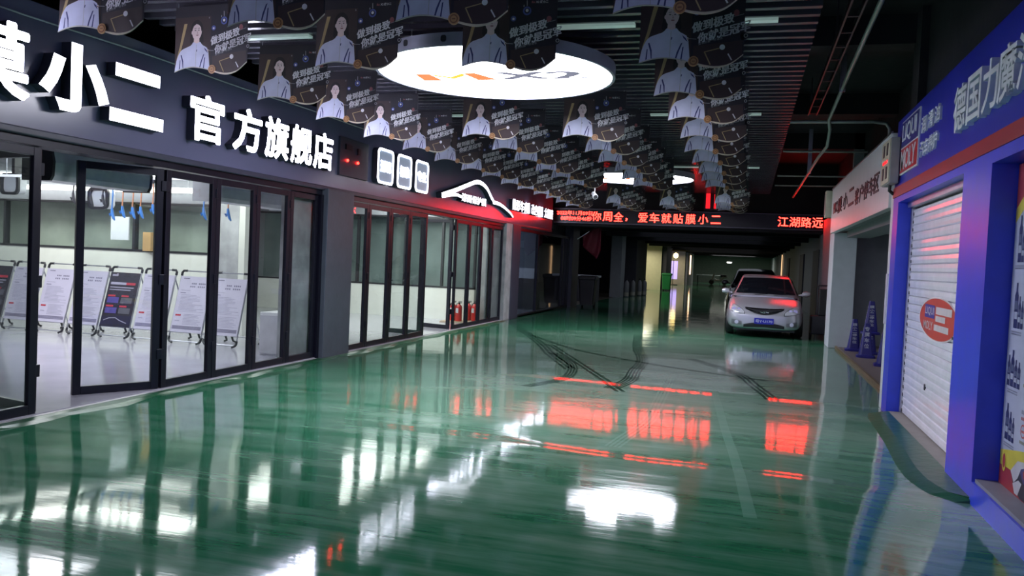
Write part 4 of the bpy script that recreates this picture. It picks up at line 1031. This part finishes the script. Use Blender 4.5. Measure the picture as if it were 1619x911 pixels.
for k, a in enumerate((28, 5, -14, -36)):
    st.box(-.03, .03, -.012, .012, 0, .009, 3, M @ Matrix.Translation((.84 * math.cos(R(a)), .215 * math.sin(R(a)), 0)))
st.build('round_sticker', [pmat('sticker_white', (0.66, 0.62, 0.64), 0.4), pmat('sticker_red', (0.62, 0.07, 0.05), 0.4), pmat('sticker_blue', (0.06, 0.05, 0.35), 0.4), DARKPL], g)
tag(MB().box(1.588, 1.600, 10.645, 10.775, 1.02, 1.62).build('paper_notice', [PAPER]), 'narrow pale notice taped to the white post beside the blue frame', 'notice')

# poster in the blue recess
g = thing('product_poster', 'large bottle poster with racing car inside the blue recess', 'poster', (1.78, 4.9, 0.185)); g['_o'] = tuple(g.location)
m = MB().box(1.765, 1.798, 3.2, 6.48, 0.185, 2.41); m.build('sheet', pmat('poster_white', (0.50, 0.52, 0.68), 0.4, var=0.03), g)
M = frame((0, -1, 0), (0, 0, 1), (1.7645, 0, 0))        # local x = -Y
def PX(y): return -y
m = MB()
m.flat([(-6.48, 2.41), (-6.48, 2.10), (-6.15, 2.27), (-5.9, 2.41)], .0, 0, M)
m.flat([(-6.48, 2.10), (-6.48, 2.0), (-6.0, 2.25), (-5.62, 2.41), (-5.9, 2.41), (-6.15, 2.27)], .0004, 1, M)
m.flat([(-6.48, .42), (-6.0, .50), (-4.5, .60), (-3.2, .62), (-3.2, .40), (-6.48, .30)], .0, 1, M)
m.flat([(-6.48, .32), (-3.2, .42), (-3.2, .185), (-6.48, .185)], .0004, 0, M)
m.build('flag_band', [pmat('print_red', (0.38, 0.04, 0.05), 0.4), YELLOW], g)
def bottles(x, y, sizes, mat):
    m = MB()
    for dx, h, w in sizes:
        m.flat([(x + dx, y), (x + dx + w, y), (x + dx + w, y + h * .72), (x + dx + w * .72, y + h * .82), (x + dx + w * .72, y + h), (x + dx + w * .28, y + h), (x + dx + w * .28, y + h * .82), (x + dx, y + h * .72)], .0008, 0, M)
        m.flat([(x + dx + w * .1, y + h * .2), (x + dx + w * .9, y + h * .2), (x + dx + w * .9, y + h * .36), (x + dx + w * .1, y + h * .36)], .0012, 1, M)
        m.flat([(x + dx + w * .1, y + h * .42), (x + dx + w * .9, y + h * .42), (x + dx + w * .9, y + h * .60), (x + dx + w * .1, y + h * .60)], .0012, 2, M)
    m.build('printed_bottles', [pmat('print_navy', (0.03, 0.035, 0.12), 0.4), pmat('print_pale', (0.45, 0.48, 0.60), 0.4), pmat('print_steel', (0.12, 0.14, 0.24), 0.4)], g)
def textlines(x, y, n, w, mat, h=.02, sp=.04):
    m = MB()
    for i in range(n):
        k = 0.0
        while k < w - .02:
            m.flat([(x + k, y - i * sp), (x + k + h * .9, y - i * sp), (x + k + h * .9, y - i * sp + h), (x + k, y - i * sp + h)], .0008, 0, M); k += h * 1.25
    m.build('printed_text', mat, g)
PT = pmat('print_grey', (0.25, 0.26, 0.38), 0.5); PR = pmat('print_text_red', (0.50, 0.08, 0.10), 0.5); PK = pmat('print_khaki', (0.28, 0.27, 0.24), 0.5)
for (y0, sz) in ((1.73, ((0, .32, .07), (.08, .22, .05))), (1.28, ((0, .31, .08), (.09, .22, .05), (.15, .19, .05))),
                 (.88, ((-.06, .21, .06), (0.01, .25, .07), (.09, .19, .06), (.16, .18, .06))), (.51, ((-.03, .25, .07), (.05, .20, .06), (.12, .17, .05)))):
    bottles(-6.38, y0, sz, None)
    textlines(-6.42, y0 - .03, 2, .24, PT, .010, .016)
    textlines(-6.08, y0 + .225, 1, 1.3, PT, .026); textlines(-6.08, y0 + .185, 1, 1.3, PR, .020)
    m = MB()
    for k in range(5):
        cx = -6.03 + k * .17; cy = y0 + .115
        m.disk(cx, cy, .052, .046, .0008, 0, M, 16); m.disk(cx, cy, .040, .035, .0012, 1, M, 16); m.bar((cx - .03, cy - .002), (cx + .03, cy - .002), .016, .0016, 0, M)
        m.bar((cx - .06, cy - .075), (cx + .06, cy - .075), .02, .0008, 2, M)
    m.build('printed_badges', [PR, MATS['poster_white'], PK], g)
m = MB()     # printed racing car, front three-quarter
C0 = -5.86
def car_poly(p, z, k): m.flat([(C0 + a * .95, .19 + b * .46) for a, b in p], z, k, M)
car_poly([(-.38, .30), (-.30, .10), (-.16, .0), (1.15, .0), (1.22, .28), (1.10, .46), (.72, .56), (.10, .58), (-.22, .50)], .0014, 1)
car_poly([(-.02, .56), (.08, .70), (.16, .74), (.66, .74), (.80, .64), (.92, .54), (.50, .50), (.08, .50)], .0018, 1)
car_poly([(.10, .69), (.17, .72), (.63, .72), (.74, .64), (.40, .63)], .0022, 5)
car_poly([(-.24, .46), (.08, .54), (.55, .53), (.86, .48), (.80, .30), (.30, .22), (-.10, .24)], .0022, 0)
car_poly([(-.06, .42), (.06, .52), (.30, .52), (.34, .26), (.02, .24)], .0026, 2)
car_poly([(-.38, .30), (-.24, .50), (-.02, .56), (.02, .53), (-.16, .42), (-.22, .26), (-.30, .16)], .0026, 3)
car_poly([(-.32, .14), (-.20, .24), (-.13, .22), (-.20, .02), (-.27, .02)], .0030, 3)
car_poly([(-.12, .40), (-.04, .46), (-.02, .44), (-.10, .30)], .0030, 5)
car_poly([(.40, .44), (.86, .46), (1.10, .40), (1.10, .30), (.70, .34), (.42, .30)], .0026, 3)
car_poly([(.44, .28), (.80, .30), (.98, .26), (.92, .18), (.56, .18)], .0030, 1)
car_poly([(.38, .22), (.44, .22), (.66, .0), (.54, .0)], .0030, 3); car_poly([(.30, .24), (.36, .24), (.40, .06), (.33, .06)], .0030, 3)
m.text('MOLY', M @ Matrix.Translation((C0 + .26, .19 + .19, .0034)) @ Matrix.Rotation(R(-6), 4, 'Z'), .055, .40, 3, 0, .008)
m.disk(-6.38, .36, .045, .075, .0020, 4, M, 18); m.disk(-6.38, .36, .030, .050, .0024, 5, M, 16)
m.build('printed_race_car', [pmat('race_blue', (0.07, 0.06, 0.22), 0.4), pmat('race_dark', (0.02, 0.02, 0.04), 0.4), pmat('race_violet', (0.10, 0.07, 0.32), 0.4), pmat('race_white', (0.58, 0.56, 0.64), 0.4), YELLOW, MATS['print_red']], g)

# ================================================================== PARKING BAY SIGN, CONTROL BOXES, PIPES
g = thing('parking_sign', 'long white sign with black characters over the bay on the right', 'sign', (1.66, 14.95, 2.44)); g['_o'] = tuple(g.location)
MB().box(1.62, 1.72, 11.15, 18.75, 2.44, 3.37).build('white_board', pmat('sign_board_white', (0.86, 0.86, 0.90), 0.35, var=0.04), g, bevel=.006)
MB().box(1.61, 1.63, 11.15, 18.75, 3.365, 3.39).build('top_edge', ALU, g)
SBK = pmat('sign_black', (0.02, 0.02, 0.03), 0.4)
MB().text('M', F_right(18.12, 2.93, 1.62), 0.22, 0.30, 0, 0.01, .0).build('logo_letter', [pmat('sign_logo', (0.45, 0.03, 0.05), 0.4)], g)
MB().text('X2', F_right(17.68, 2.93, 1.62), 0.22, 0.48, 0, 0.01, .0).build('logo_letters', SBK, g)
for ch, y in zip('膜小二', (17.0, 16.1, 15.2)): MB().text(ch, F_right(y, 2.92, 1.62), 0.30, 0.72, 0, 0.01, .015).build('black_character', SBK, g)
for ch, y in zip('客户停车区', (14.4, 13.85, 13.3, 12.75, 12.25)): MB().text(ch, F_right(y, 2.86, 1.62), 0.27, 0.47, 0, 0.01, .015).build('black_character', SBK, g)
g = thing('electrical_box', 'grey electrical box with slotted cream front at the left end of the blue sign', 'electrical box', (1.53, 10.4, 2.66)); g['_o'] = tuple(g.location)
MB().box(1.485, 1.578, 10.24, 10.82, 2.66, 3.18).build('case', pmat('box_grey', (0.34, 0.34, 0.34), 0.5), g, bevel=.006)
MB().box(1.47, 1.485, 10.26, 10.82, 2.67, 3.17).build('front_plate', pmat('box_cream', (0.66, 0.62, 0.48), 0.5), g, bevel=.004)
for z in (2.72, 2.99):
    for y in (10.36, 10.60): MB().box(1.464, 1.471, y, y + .09, z, z + .14).build('slot', DARKPL, g)
for y in (10.36, 10.49, 10.62): MB().box(1.462, 1.471, y, y + .05, 2.90, 2.935).build('red_lamp', EREDTUBE, g)
MB().tube([(1.54, 10.55, 2.66), (1.54, 10.58, 2.60), (1.59, 10.6, 2.56)], .02, n=8).build('cable_gland', DARKPL, g)

g = thing('junction_box', 'small cream box at the far end of the white parking sign', 'electrical box', (1.6, 18.9, 2.78)); g['_o'] = tuple(g.location)
MB().box(1.50, 1.68, 18.78, 19.05, 2.78, 3.35).build('case', MATS['box_cream'], g, bevel=.006); MB().box(1.49, 1.50, 18.83, 19.0, 2.84, 3.28).build('cover', MATS['box_grey'], g)
# conduit with bends running under the slab
GALV = pmat('galvanised_pipe', (0.50, 0.52, 0.52), 0.35, 0.4)
g = thing('conduit_pipe', 'bent pale conduit pipe running along the dark ceiling at the right', 'pipe', (1.2, 15, 4.0)); g['_o'] = tuple(g.location)
MB().tube([(1.02, 5.5, 4.2), (1.07, 8.5, 4.2), (1.11, 11.5, 4.2), (1.17, 15.0, 4.2), (1.22, 15.3, 4.08), (1.22, 15.7, 3.85), (1.15, 16.6, 3.78), (1.13, 20.5, 3.75), (1.1, 24.9, 3.72)], .028, n=10).build('pipe', GALV, g, smooth=True)
for y, x, z in ((8.0, 1.06, 4.2), (12.5, 1.13, 4.2), (19.0, 1.14, 3.77)): MB().box(x - .04, x + .04, y, y + .03, z - .04, 4.7).build('hanger', ALU, g)
g = thing('cable_tray', 'narrow dark cable tray beside the bent conduit', 'cable tray', (0.95, 9, 4.2)); g['_o'] = tuple(g.location)
for x in (.80, .93): MB().box(x, x + .02, 5.2, 14.6, 4.2, 4.28).build('side_rail', DARKPL, g)
for y in lin(5.4, 14.4, 16): MB().box(.82, .93, y, y + .03, 4.2, 4.215).build('rung', DARKPL, g)
for y in (6.0, 10.0, 14.0): MB().box(.80, .82, y, y + .02, 4.28, 4.7).build('hanger', DARKPL, g)
tag(MB().tube([(.5, 15.2, 4.2), (1.9, 15.2, 4.2), (2.1, 15.2, 4.17), (2.16, 15.2, 4.08), (2.17, 15.2, 3.4)], .03, n=10).build('cross_pipe', GALV, smooth=True), 'grey pipe crossing to the wall and bending down above the white sign', 'pipe')
for k, (y, z) in enumerate(((18.2, 4.1), (21.5, 3.95), (23.4, 3.9))):
    tag(MB().tube([(.55, y, z), (2.2, y, z)], .022, n=8).build('cross_pipe', GALV), ['thin pipe crossing below the slab, nearest behind the bending pipe', 'thin pipe crossing below the slab, middle one before the ticker', 'thin pipe crossing below the slab, closest to the ticker'][k], 'pipe', 'thin pipes crossing the dark ceiling')

# ================================================================== TRAFFIC CONES
CB = pmat('cone_blue', (0.022, 0.020, 0.22), 0.35, var=0.1)
CW = pmat('cone_white', (0.62, 0.64, 0.75), 0.4)
def cone(words):
    g = thing('traffic_cone', 'x', 'traffic cone')
    def sq(h, z, r=.2): return [(x, y, z) for x, y in rrect(2 * h, 2 * h, 2 * h * r, 3)]
    MB().loft([sq(.17, 0), sq(.17, .035), sq(.145, .05), sq(.12, .055)]).build('base', CB, g)
    MB().loft([sq(.125, .05), sq(.085, .36), sq(.05, .62), sq(.045, .65)]).build('body', CB, g)
    m = MB()
    for zr in (0, 1):
        for k, ch in enumerate(words):
            z = .54 - k * (.42 / len(words)); hw = .125 - .13 * (z - .05)
            tl = math.atan2(.13, 1)
            if zr == 0: F = frame((1, 0, 0), (0, math.sin(tl), math.cos(tl)), (0, -hw - .004, z))
            else: F = frame((0, -1, 0), (math.sin(tl), 0, math.cos(tl)), (-hw - .004, 0, z))
            m.text(ch, F, .42 / len(words) * .82, .085, 0, 0, .015)
    m.build('white_characters', CW, g)
    return g
c0, c1 = cone('膜小二停车位'), cone('专属车位')
for src, cp, loc, lab in ((c0, 0, (2.13, 18.0, .035), 'blue square cone at the back left, next to the pale column'),
                          (c1, 0, (2.20, 16.75, .035), 'blue square cone in the middle with four large white characters'),
                          (c0, 1, (2.32, 15.35, .035), 'blue square cone nearest the camera, beside the blue post'),
                          (c1, 1, (2.36, 17.5, .035), 'lower cone of the two stacked blue cones behind the middle cone'),
                          (c0, 1, (2.36, 17.5, .43), 'upper cone of the two stacked blue cones, topmost of all')):
    g = copy_tree(src) if cp else src
    g.location = loc; g.rotation_euler = (0, 0, R(random.uniform(-8, 2)))
    tag(g, lab, 'traffic cone', 'blue cones in the parking bay')
tag(MB().box(2.42, 2.72, 16.2, 16.5, .035, .40).build('plastic_crate', [WHITEPL], bevel=.02), 'pale box on the floor behind the nearest blue cone', 'box')

# ================================================================== CARS
def car(kind):
    sedan = kind == 'sedan'
    paint = pmat('silver_paint', (0.56, 0.56, 0.63), 0.27, 0.5, coat=0.0, var=0.0, rvar=0.0) if sedan else pmat('black_paint', (0.015, 0.015, 0.02), 0.25, 0.1, coat=0.5)
    glass = pmat('car_glass', (0.010, 0.012, 0.018), 0.06, 0.0, 0.8)
    g = thing('car', 'x', 'car')
    s = 1.0 if sedan else 1.10
    S = [(0.00, .60, .24, .50, .56), (.05, .74, .20, .58, .645), (.16, .82, .18, .655, .72), (.40, .865, .17, .72, .80), (.75, .885, .17, .79, .875), (1.12, .89, .17, .855, .945),
         (1.4, .89, .17, .885, .97), (2.2, .89, .17, .91, .98), (3.2, .89, .17, .93, .99), (3.9, .88, .18, .94, 1.01), (4.3, .84, .22, .90, 1.0), (4.46, .76, .28, .78, .92), (4.5, .66, .34, .70, .80)]
    def ring(y, w, zb, zl, zt):
        h = [(0, zb), (w * .80, zb), (w * .95, zb + .06), (w, zb + .20), (w * 1.0, (zb + zl) / 2 + .06), (w * .965, zl), (w * .84, zl + (zt - zl) * .62), (w * .45, zt - .004), (0, zt)]
        p = h + [(-a, b) for a, b in h[-2:0:-1]]
        return [(a, y, b * s) for a, b in p]
    m = MB(); m.loft([ring(*q) for q in S])
    body = m.build('body', paint, g, smooth=True, subsurf=2)
    bpy.context.view_layer.update()
    dg = bpy.context.evaluated_depsgraph_get(); ev = body.evaluated_get(dg); me = ev.to_mesh()
    bvh = BVHTree.FromPolygons([v.co.copy() for v in me.vertices], [tuple(p.vertices) for p in me.polygons]); ev.to_mesh_clear()
    def yf(x, z):
        hit = bvh.ray_cast(Vector((x, -3, z * s)), Vector((0, 1, 0)))
        return hit[0].y if hit[0] is not None else 0.35
    def band(mm, top, bot, x0, x1, off, mat=0, n=20, rows=4):
        xs_ = lin(x0, x1, n); vs = []; fs = []
        for r in range(rows + 1):
            for x in xs_:
                t, b = top(x), bot(x); z = b + (t - b) * r / rows; vs.append((x, yf(x, z) - off, z * s))
        for r in range(rows):
            for i in range(n - 1): fs.append((r * n + i, r * n + i + 1, (r + 1) * n + i + 1, (r + 1) * n + i))
        mm.add(vs, fs, mat)
    # cabin
    st = [(1.10, .735, .935, .0), (1.14, .73, .96, .0)]
    roof = [(1.10, .70, .95), (1.55, .655, 1.20), (1.98, .60, 1.405), (2.3, .585, 1.455), (2.75, .585, 1.47), (3.2, .57, 1.435), (3.55, .60, 1.28), (4.0, .68, 1.0)]
    m = MB(); rings = []
    for y, w, z in roof:
        zb = .93; wb = .80 if 1.3 < y < 3.8 else .76
        rings.append([(wb, y, zb * s), (w * 1.02, y, (z - .05) * s), (w * .93, y, (z - .012) * s), (w * .5, y, z * s), (0, y, (z + .006) * s), (-w * .5, y, z * s), (-w * .93, y, (z - .012) * s), (-w * 1.02, y, (z - .05) * s), (-wb, y, zb * s)])
    m.loft(rings); m.build('roof', paint, g, smooth=True)
    # windscreen lying on the sloping front of the cabin
    m = MB(); vs = []; fs = []; n = 13
    for r in range(6):
        t = r / 5; y = 1.20 + t * .72; w = (.705 - .150 * t); 
        zc = (1.00 + t * .375)
        for i in range(n):
            u = -1 + 2 * i / (n - 1); vs.append((u * w, y - .028 + .02 * u * u, (zc + .022 - .012 * u * u) * s))
    for r in range(5):
        for i in range(n - 1): fs.append((r * n + i, r * n + i + 1, (r + 1) * n + i + 1, (r + 1) * n + i))
    m.add(vs, fs); m.build('windscreen', glass, g, smooth=True)
    for sx in (-1, 1):
        m = MB(); P = [(1.45, .97), (2.05, 1.36), (3.0, 1.40), (3.55, 1.22), (3.85, 1.0)]
        def sw(z): return .80 + (.60 - .80) * (z - .93) / .5
        m.add([(sx * (sw(z) + .012), y, z * s) for y, z in P], [(0, 1, 2, 3, 4) if sx < 0 else (4, 3, 2, 1, 0)]); m.build('side_window', glass, g)
        m = MB(); m.tube([(sx * .80, 1.50, 1.0 * s), (sx * .88, 1.48, 1.01 * s)], .022)
        m.lathe([(.01, -.10), (.055, -.085), (.075, -.03), (.075, .03), (.055, .085), (.01, .10)], 0, Matrix.Translation((sx * .965, 1.46, 1.035 * s)) @ Matrix.Rotation(R(90), 4, 'Y') @ Matrix.Diagonal((.9, .7, 1.0, 1)), 14)
        m.build('wing_mirror', paint, g, smooth=True)
        # lamps
        tt = lambda x: max(0.0, min(1.0, (abs(x) - .45) / .35))
        m = MB(); band(m, lambda x: .590 + .205 * tt(x) ** .6, lambda x: .535 + .075 * tt(x) - .012 * math.sin(PI * tt(x)), sx * .44, sx * .805, .004, 0, 14); m.build('headlamp_bezel', DARKPL, g, smooth=True)
        m = MB(); band(m, lambda x: .580 + .20 * tt(x) ** .6, lambda x: .546 + .075 * tt(x) - .012 * math.sin(PI * tt(x)), sx * .455, sx * .795, .008, 0, 14)
        hl = m.build('headlamp', pmat('lamp_glass', (0.62, 0.64, 0.72), 0.15, 0.35), g, smooth=True)
        m = MB()
        for cx, r in ((.585, .038), (.69, .048)):
            m.lathe([(.005, -.012), (r, -.006), (r, .01)], 0, Matrix.Translation((sx * cx, yf(sx * cx, .65) - .006, .65 * s)) @ Matrix.Rotation(R(90), 4, 'X'), 14)
        m.build('lamp_reflector', CHROME, hl, smooth=True)
        m = MB(); band(m, lambda x: .365 + .05 * (abs(x) - .50) / .24, lambda x: .29 + .04 * (abs(x) - .5) / .24 * 0 , sx * .50, sx * .74, .006, 0, 10); m.build('fog_lamp_recess', pmat('fog_recess', (0.16, 0.16, 0.19), 0.4), g, smooth=True)
        m = MB(); m.lathe([(.005, -.012), (.045, -.006), (.045, .012)], 0, Matrix.Translation((sx * .62, yf(sx * .62, .345) - .008, .345 * s)) @ Matrix.Rotation(R(90), 4, 'X'), 14); m.build('fog_lamp', MATS['lamp_glass'], g, smooth=True)
        for y in (.88, 3.55):
            M = Matrix.Translation((sx * .80, y, .315)) @ Matrix.Rotation(R(90), 4, 'Y')
            wl = MB().lathe([(.20, -.09), (.29, -.095), (.315, -.06), (.315, .06), (.29, .095), (.20, .09)], 0, M, 28).build('wheel', RUBBER, g, smooth=True)
            MB().lathe([(.02, -.10 if sx < 0 else .07), (.19, -.095 if sx < 0 else .075), (.20, -.07 if sx < 0 else .095)], 0, M, 20).build('rim', CHROME, wl, smooth=True)
    if sedan:
        gr = MB(); band(gr, lambda x: .672 + .018 * (abs(x) / .44) ** 2, lambda x: .540 + .128 * (abs(x) / .44) ** 1.8, -.44, .44, .005); gr = gr.build('grille', DARKPL, g, smooth=True)
        m = MB(); band(m, lambda x: .690 + .018 * (abs(x) / .44) ** 2, lambda x: .670 + .018 * (abs(x) / .44) ** 2, -.44, .44, .014, rows=1); band(m, lambda x: .602 + .075 * (abs(x) / .42) ** 1.6, lambda x: .580 + .085 * (abs(x) / .42) ** 1.6, -.42, .42, .018, rows=1)
        m.build('chrome_bar', CHROME, gr, smooth=True)
        m = MB(); yy = yf(0, .60) - .025
        m.tube([(-.095, yy, .622), (-.035, yy - .004, .592), (-.008, yy - .004, .618), (.035, yy - .004, .622), (.095, yy, .598)], .011, n=8); m.tube([(-.035, yy, .620), (.015, yy, .582)], .010, n=8); m.build('emblem', CHROME, gr, smooth=True)
        m = MB(); band(m, lambda x: .365 - .065 * (abs(x) / .46) ** 2, lambda x: .255 - .02 * (abs(x) / .46), -.46, .46, .006); m.build('lower_intake', DARKPL, g, smooth=True)
        yp = yf(0, .40) - .02
        pl = MB().box(-.22, .22, yp, yp + .012, .325, .465).build('number_plate', pmat('plate_blue', (0.015, 0.02, 0.42), 0.35), g, bevel=.004)
        MB().text('粤Y·U170', F_front(0, .395, yp - .001), .075, .38, 0, 0, .015).build('plate_characters', pmat('plate_white', (0.6, 0.62, 0.8), 0.4), pl)
    else:
        m = MB(); band(m, lambda x: .62, lambda x: .54, -.42, .42, .006); m.build('grille', DARKPL, g, smooth=True)
    m = MB().box(-.70, .70, .2, 4.3, .155 * s, .19 * s); m.build('underbody', DARKPL, g)
    for sx in (-.25, .2): 
        m = MB().tube([(sx, 1.10, .985 * s), (sx + .30, 1.17, 1.015 * s)], .008, n=6); m.build('wiper', DARKPL, g)
    return g
c = car('sedan'); c.location = (0.40, 20.15, 0); c.rotation_euler = (0, 0, R(-1.0))
tag(c, 'silver sedan with blue number plate parked facing the camera', 'car')
c = car('suv'); c.location = (0.22, 27.2, 0)
tag(c, 'dark car parked behind the silver sedan', 'car')

# ================================================================== FAR GARAGE
def wheelie_bin(x, y, mat, label, sc=1.0):
    g = thing('wheelie_bin', label, 'bin', (x, y, 0)); o = (x, y, 0); M = Matrix.Translation(o) @ Matrix.Scale(sc, 4)
    def rc(w, d, z): return [(a, b, z) for a, b in rrect(w, d, .05, 3)]
    MB().loft([rc(.44, .44, .08), rc(.55, .55, .92), rc(.60, .60, .95), rc(.60, .60, 1.0)], 0, M).build('tub', mat, g, origin=o)
    MB().loft([rc(.62, .62, 1.0), rc(.60, .60, 1.04), rc(.45, .5, 1.07)], 0, M).build('lid', mat, g, origin=o)
    for sx in (-.2, .2): MB().lathe([(.1, -.03), (.1, .03)], 0, M @ Matrix.Translation((sx, .2, .1)) @ Matrix.Rotation(R(90), 4, 'Y'), 14).build('wheel', RUBBER, g, origin=o)
wheelie_bin(-4.98, 52.9, pmat('bin_green', (0.02, 0.22, 0.07), 0.4), 'green wheelie bin in front of the dark pillar far down the aisle', 1.05)
wheelie_bin(-5.42, 28.6, DARKPL, 'black wheelie bin beside the dark post left of the aisle', 1.05)
g = thing('red_flag', 'dark red flag hanging from a tilted pole below the ticker', 'flag', (-5.0, 27.0, 1.6)); o = (-5.0, 27.0, 1.6)
MB().tube([(-5.55, 27.0, 2.35), (-4.60, 27.0, 3.0)], .016, n=8).build('pole', ALU, g, origin=o)
m = MB()
def fp(u, v):   # u along pole, v down
    x = -5.38 + .62 * u; zt = 2.46 + .44 * u
    L = .35 + .95 * u if u < .8 else 1.11 - .2 * (u - .8) / .2
    return (x + .02 * v, 27.0 + .05 * math.sin(u * 9 + v * 3), zt - L * v)
n = 14
vs = [fp(i / n, j / 8) for j in range(9) for i in range(n + 1)]
m.add(vs, [(j * (n + 1) + i, j * (n + 1) + i + 1, (j + 1) * (n + 1) + i + 1, (j + 1) * (n + 1) + i) for j in range(8) for i in range(n)])
f = m.build('cloth', pmat('dark_red_cloth', (0.16, 0.012, 0.03), 0.7), g, origin=o, smooth=True); sm = f.modifiers.new('solid', 'SOLIDIFY'); sm.thickness = .006
def cyl():
    g = thing('gas_cylinder', 'x', 'gas cylinder')
    MB().lathe([(.10, 0), (.115, .02), (.115, .62), (.09, .72), (.045, .77), (.04, .80)], 0, None, 16).build('bottle', pmat('cylinder_grey', (0.30, 0.30, 0.32), 0.4), g, smooth=True)
    MB().lathe([(.117, .05), (.117, .22)], 0, None, 16).build('pale_band', pmat('cylinder_band', (0.55, 0.52, 0.45), 0.5), g, smooth=True)
    MB().lathe([(.045, .80), (.05, .84), (.03, .88)], 0, None, 10).build('valve_cap', DARKPL, g)
    return g
c0 = cyl()
for i, (x, y) in enumerate(((-5.62, 39.6), (-5.48, 40.8), (-5.30, 42.0), (-5.16, 42.9))):
    g = c0 if i == 0 else copy_tree(c0); g.location = (x, y, 0)
    tag(g, 'grey gas cylinder by the dark wall right of the red flag, %s from the left' % ('first', 'second', 'third', 'fourth')[i], 'gas cylinder', 'gas cylinders by the dark wall')
g = thing('counter', 'dark counter with pale top left of the red flag', 'counter', (-6.6, 33.2, 0)); g['_o'] = tuple(g.location)
MB().box(-7.6, -5.9, 32.8, 33.6, 0, .98).build('cabinet', DARKWALL, g); MB().box(-7.7, -5.85, 32.7, 33.7, .98, 1.06).build('worktop', PALEWALL, g)
g = thing('doorway_sign', 'violet lit banner in the far doorway', 'banner', (-6.2, 70, 0)); g['_o'] = tuple(g.location)
MB().box(-6.45, -5.75, 70, 70.05, .5, 2.0).build('banner', pmat('violet_banner', (0.3, 0.25, 0.6), 0.5, emis=(0.45, 0.35, 0.9), estr=0.8), g)
m = MB().tube([(-6.1, 70.0, 0), (-6.1, 70.0, 2.1)], .03); m.box(-6.5, -5.7, 69.8, 70.3, 0, .05); m.build('stand', DARKPL, g)
mm = MB().tube([(-5.6, 66, 2.6), (-5.6, 66, 3.06)], .012, 1, n=6)
tag(mm.lathe([(.02, 0), (.16, .08), (.2, .22), (.16, .36), (.02, .44)], 0, Matrix.Translation((-5.6, 66, 2.2)), 14).build('globe_lamp', [pmat('warm_globe', (0.9, 0.7, 0.3), 0.4, emis=(1.0, 0.72, 0.25), estr=4.0), DARKPL]), 'warm glowing lamp in the far doorway on the left', 'lamp')
tag(MB().box(-5.1, -5.0, 75.0, 75.08, .9, 2.6).build('tube_lamp', [pmat('warm_tube', (0.9, 0.7, 0.5), 0.4, emis=(1.0, 0.62, 0.35), estr=2.2)]), 'thin vertical lamp on the pillar far down the aisle', 'lamp')
for k, (x, y, z) in enumerate(((-1.95, 86, 3.0), (-1.3, 86, 2.98), (-2.0, 88, 2.2))):
    m = MB().lathe([(.02, -.06), (.22, -.05), (.25, 0), (.25, .06)], 0, Matrix.Translation((x, y, z)), 12); m.tube([(x, y, z + .05), (x, y, 3.06)], .01, n=5, mat=1)
    tag(m.build('ceiling_lamp', [pmat('greenish_lamp' if k < 2 else 'white_lamp', (0.8, 0.9, 0.8), 0.4, emis=(0.55, 1.0, 0.65) if k < 2 else (1, 1, .95), estr=3.5), DARKPL]),
        ['small greenish lamp under the far ceiling, left of a pair', 'small greenish lamp under the far ceiling, right of a pair', 'single white lamp in front of the far end wall'][k], 'lamp', 'small lamps at the far end')
g = thing('motor_scooter', 'pale motor scooter parked near the far end wall', 'scooter', (-2.9, 80, 0)); o = (-2.9, 80, 0); M = Matrix.Translation(o)
SCW = pmat('scooter_white', (0.55, 0.56, 0.56), 0.4)
MB().tube([(-.2, 0, .5), (0, 0, .38), (.35, 0, .35), (.6, 0, .7), (.95, 0, .72)], [.10, .12, .13, .16, .08], 0, M, 10).build('bodywork', SCW, g, origin=o, smooth=True)
MB().tube([(-.42, 0, .35), (-.30, 0, .75), (-.22, 0, 1.05)], [.05, .12, .05], 0, M, 10).build('front_shield', SCW, g, origin=o, smooth=True)
MB().tube([(-.2, -.32, 1.08), (-.22, 0, 1.05), (-.2, .32, 1.08)], .02, 0, M).build('handlebar', DARKPL, g, origin=o)
MB().tube([(.35, 0, .84), (.9, 0, .86)], [.13, .10], 0, M, 10).build('seat', DARKPL, g, origin=o, smooth=True)
for x in (-.45, .75): MB().lathe([(.12, -.05), (.24, -.05), (.24, .05), (.12, .05)], 0, M @ Matrix.Translation((x, 0, .24)) @ Matrix.Rotation(R(90), 4, 'X'), 16).build('wheel', RUBBER, g, origin=o)
g = thing('workbench', 'long low bench against the far wall beside the scooter', 'bench', (-4.2, 84, 0)); g['_o'] = (-4.2, 84, 0)
MB().box(-5.0, -2.6, 83.6, 84.4, .78, .86).build('top', GREYWALL, g)
for x in (-4.9, -2.75):
    for y in (83.7, 84.25): MB().box(x, x + .06, y, y + .06, 0, .78).build('leg', DARKPL, g)
tag(MB().box(2.14, 2.19, 60, 60.3, .2, 2.7).build('wall_lamp', [pmat('amber_tube', (0.9, 0.7, 0.5), 0.4, emis=(1.0, 0.60, 0.30), estr=0.7)]), 'thin vertical warm lamp on the right wall far down the aisle', 'lamp')
# dark trolley in the corner right of the car
g = thing('hand_trolley', 'black trolley with tall handle in the corner right of the silver car', 'trolley', (1.72, 21.2, 0)); g['_o'] = tuple(g.location)
m = MB().box(1.50, 1.98, 21.0, 21.4, .10, .55); m.build('tool_case', DARKPL, g, bevel=.03)
m = MB()
for x in (1.66, 1.88): m.tube([(x, 21.42, .1), (x, 21.42, 1.15), (x, 21.40, 1.28)], .016)
m.tube([(1.66, 21.40, 1.28), (1.88, 21.40, 1.28)], .018); m.build('handle', DARKPL, g)
MB().box(1.66, 1.88, 21.2, 21.4, .55, 1.2).build('upper_case', RUBBER, g, bevel=.03)
for x in (1.52, 1.96): MB().lathe([(.09, -.025), (.09, .025)], 0, Matrix.Translation((x, 21.3, .09)) @ Matrix.Rotation(R(90), 4, 'Y'), 14).build('wheel', RUBBER, g)

for o in SC.objects:
    if '_o' in o.keys(): del o['_o']
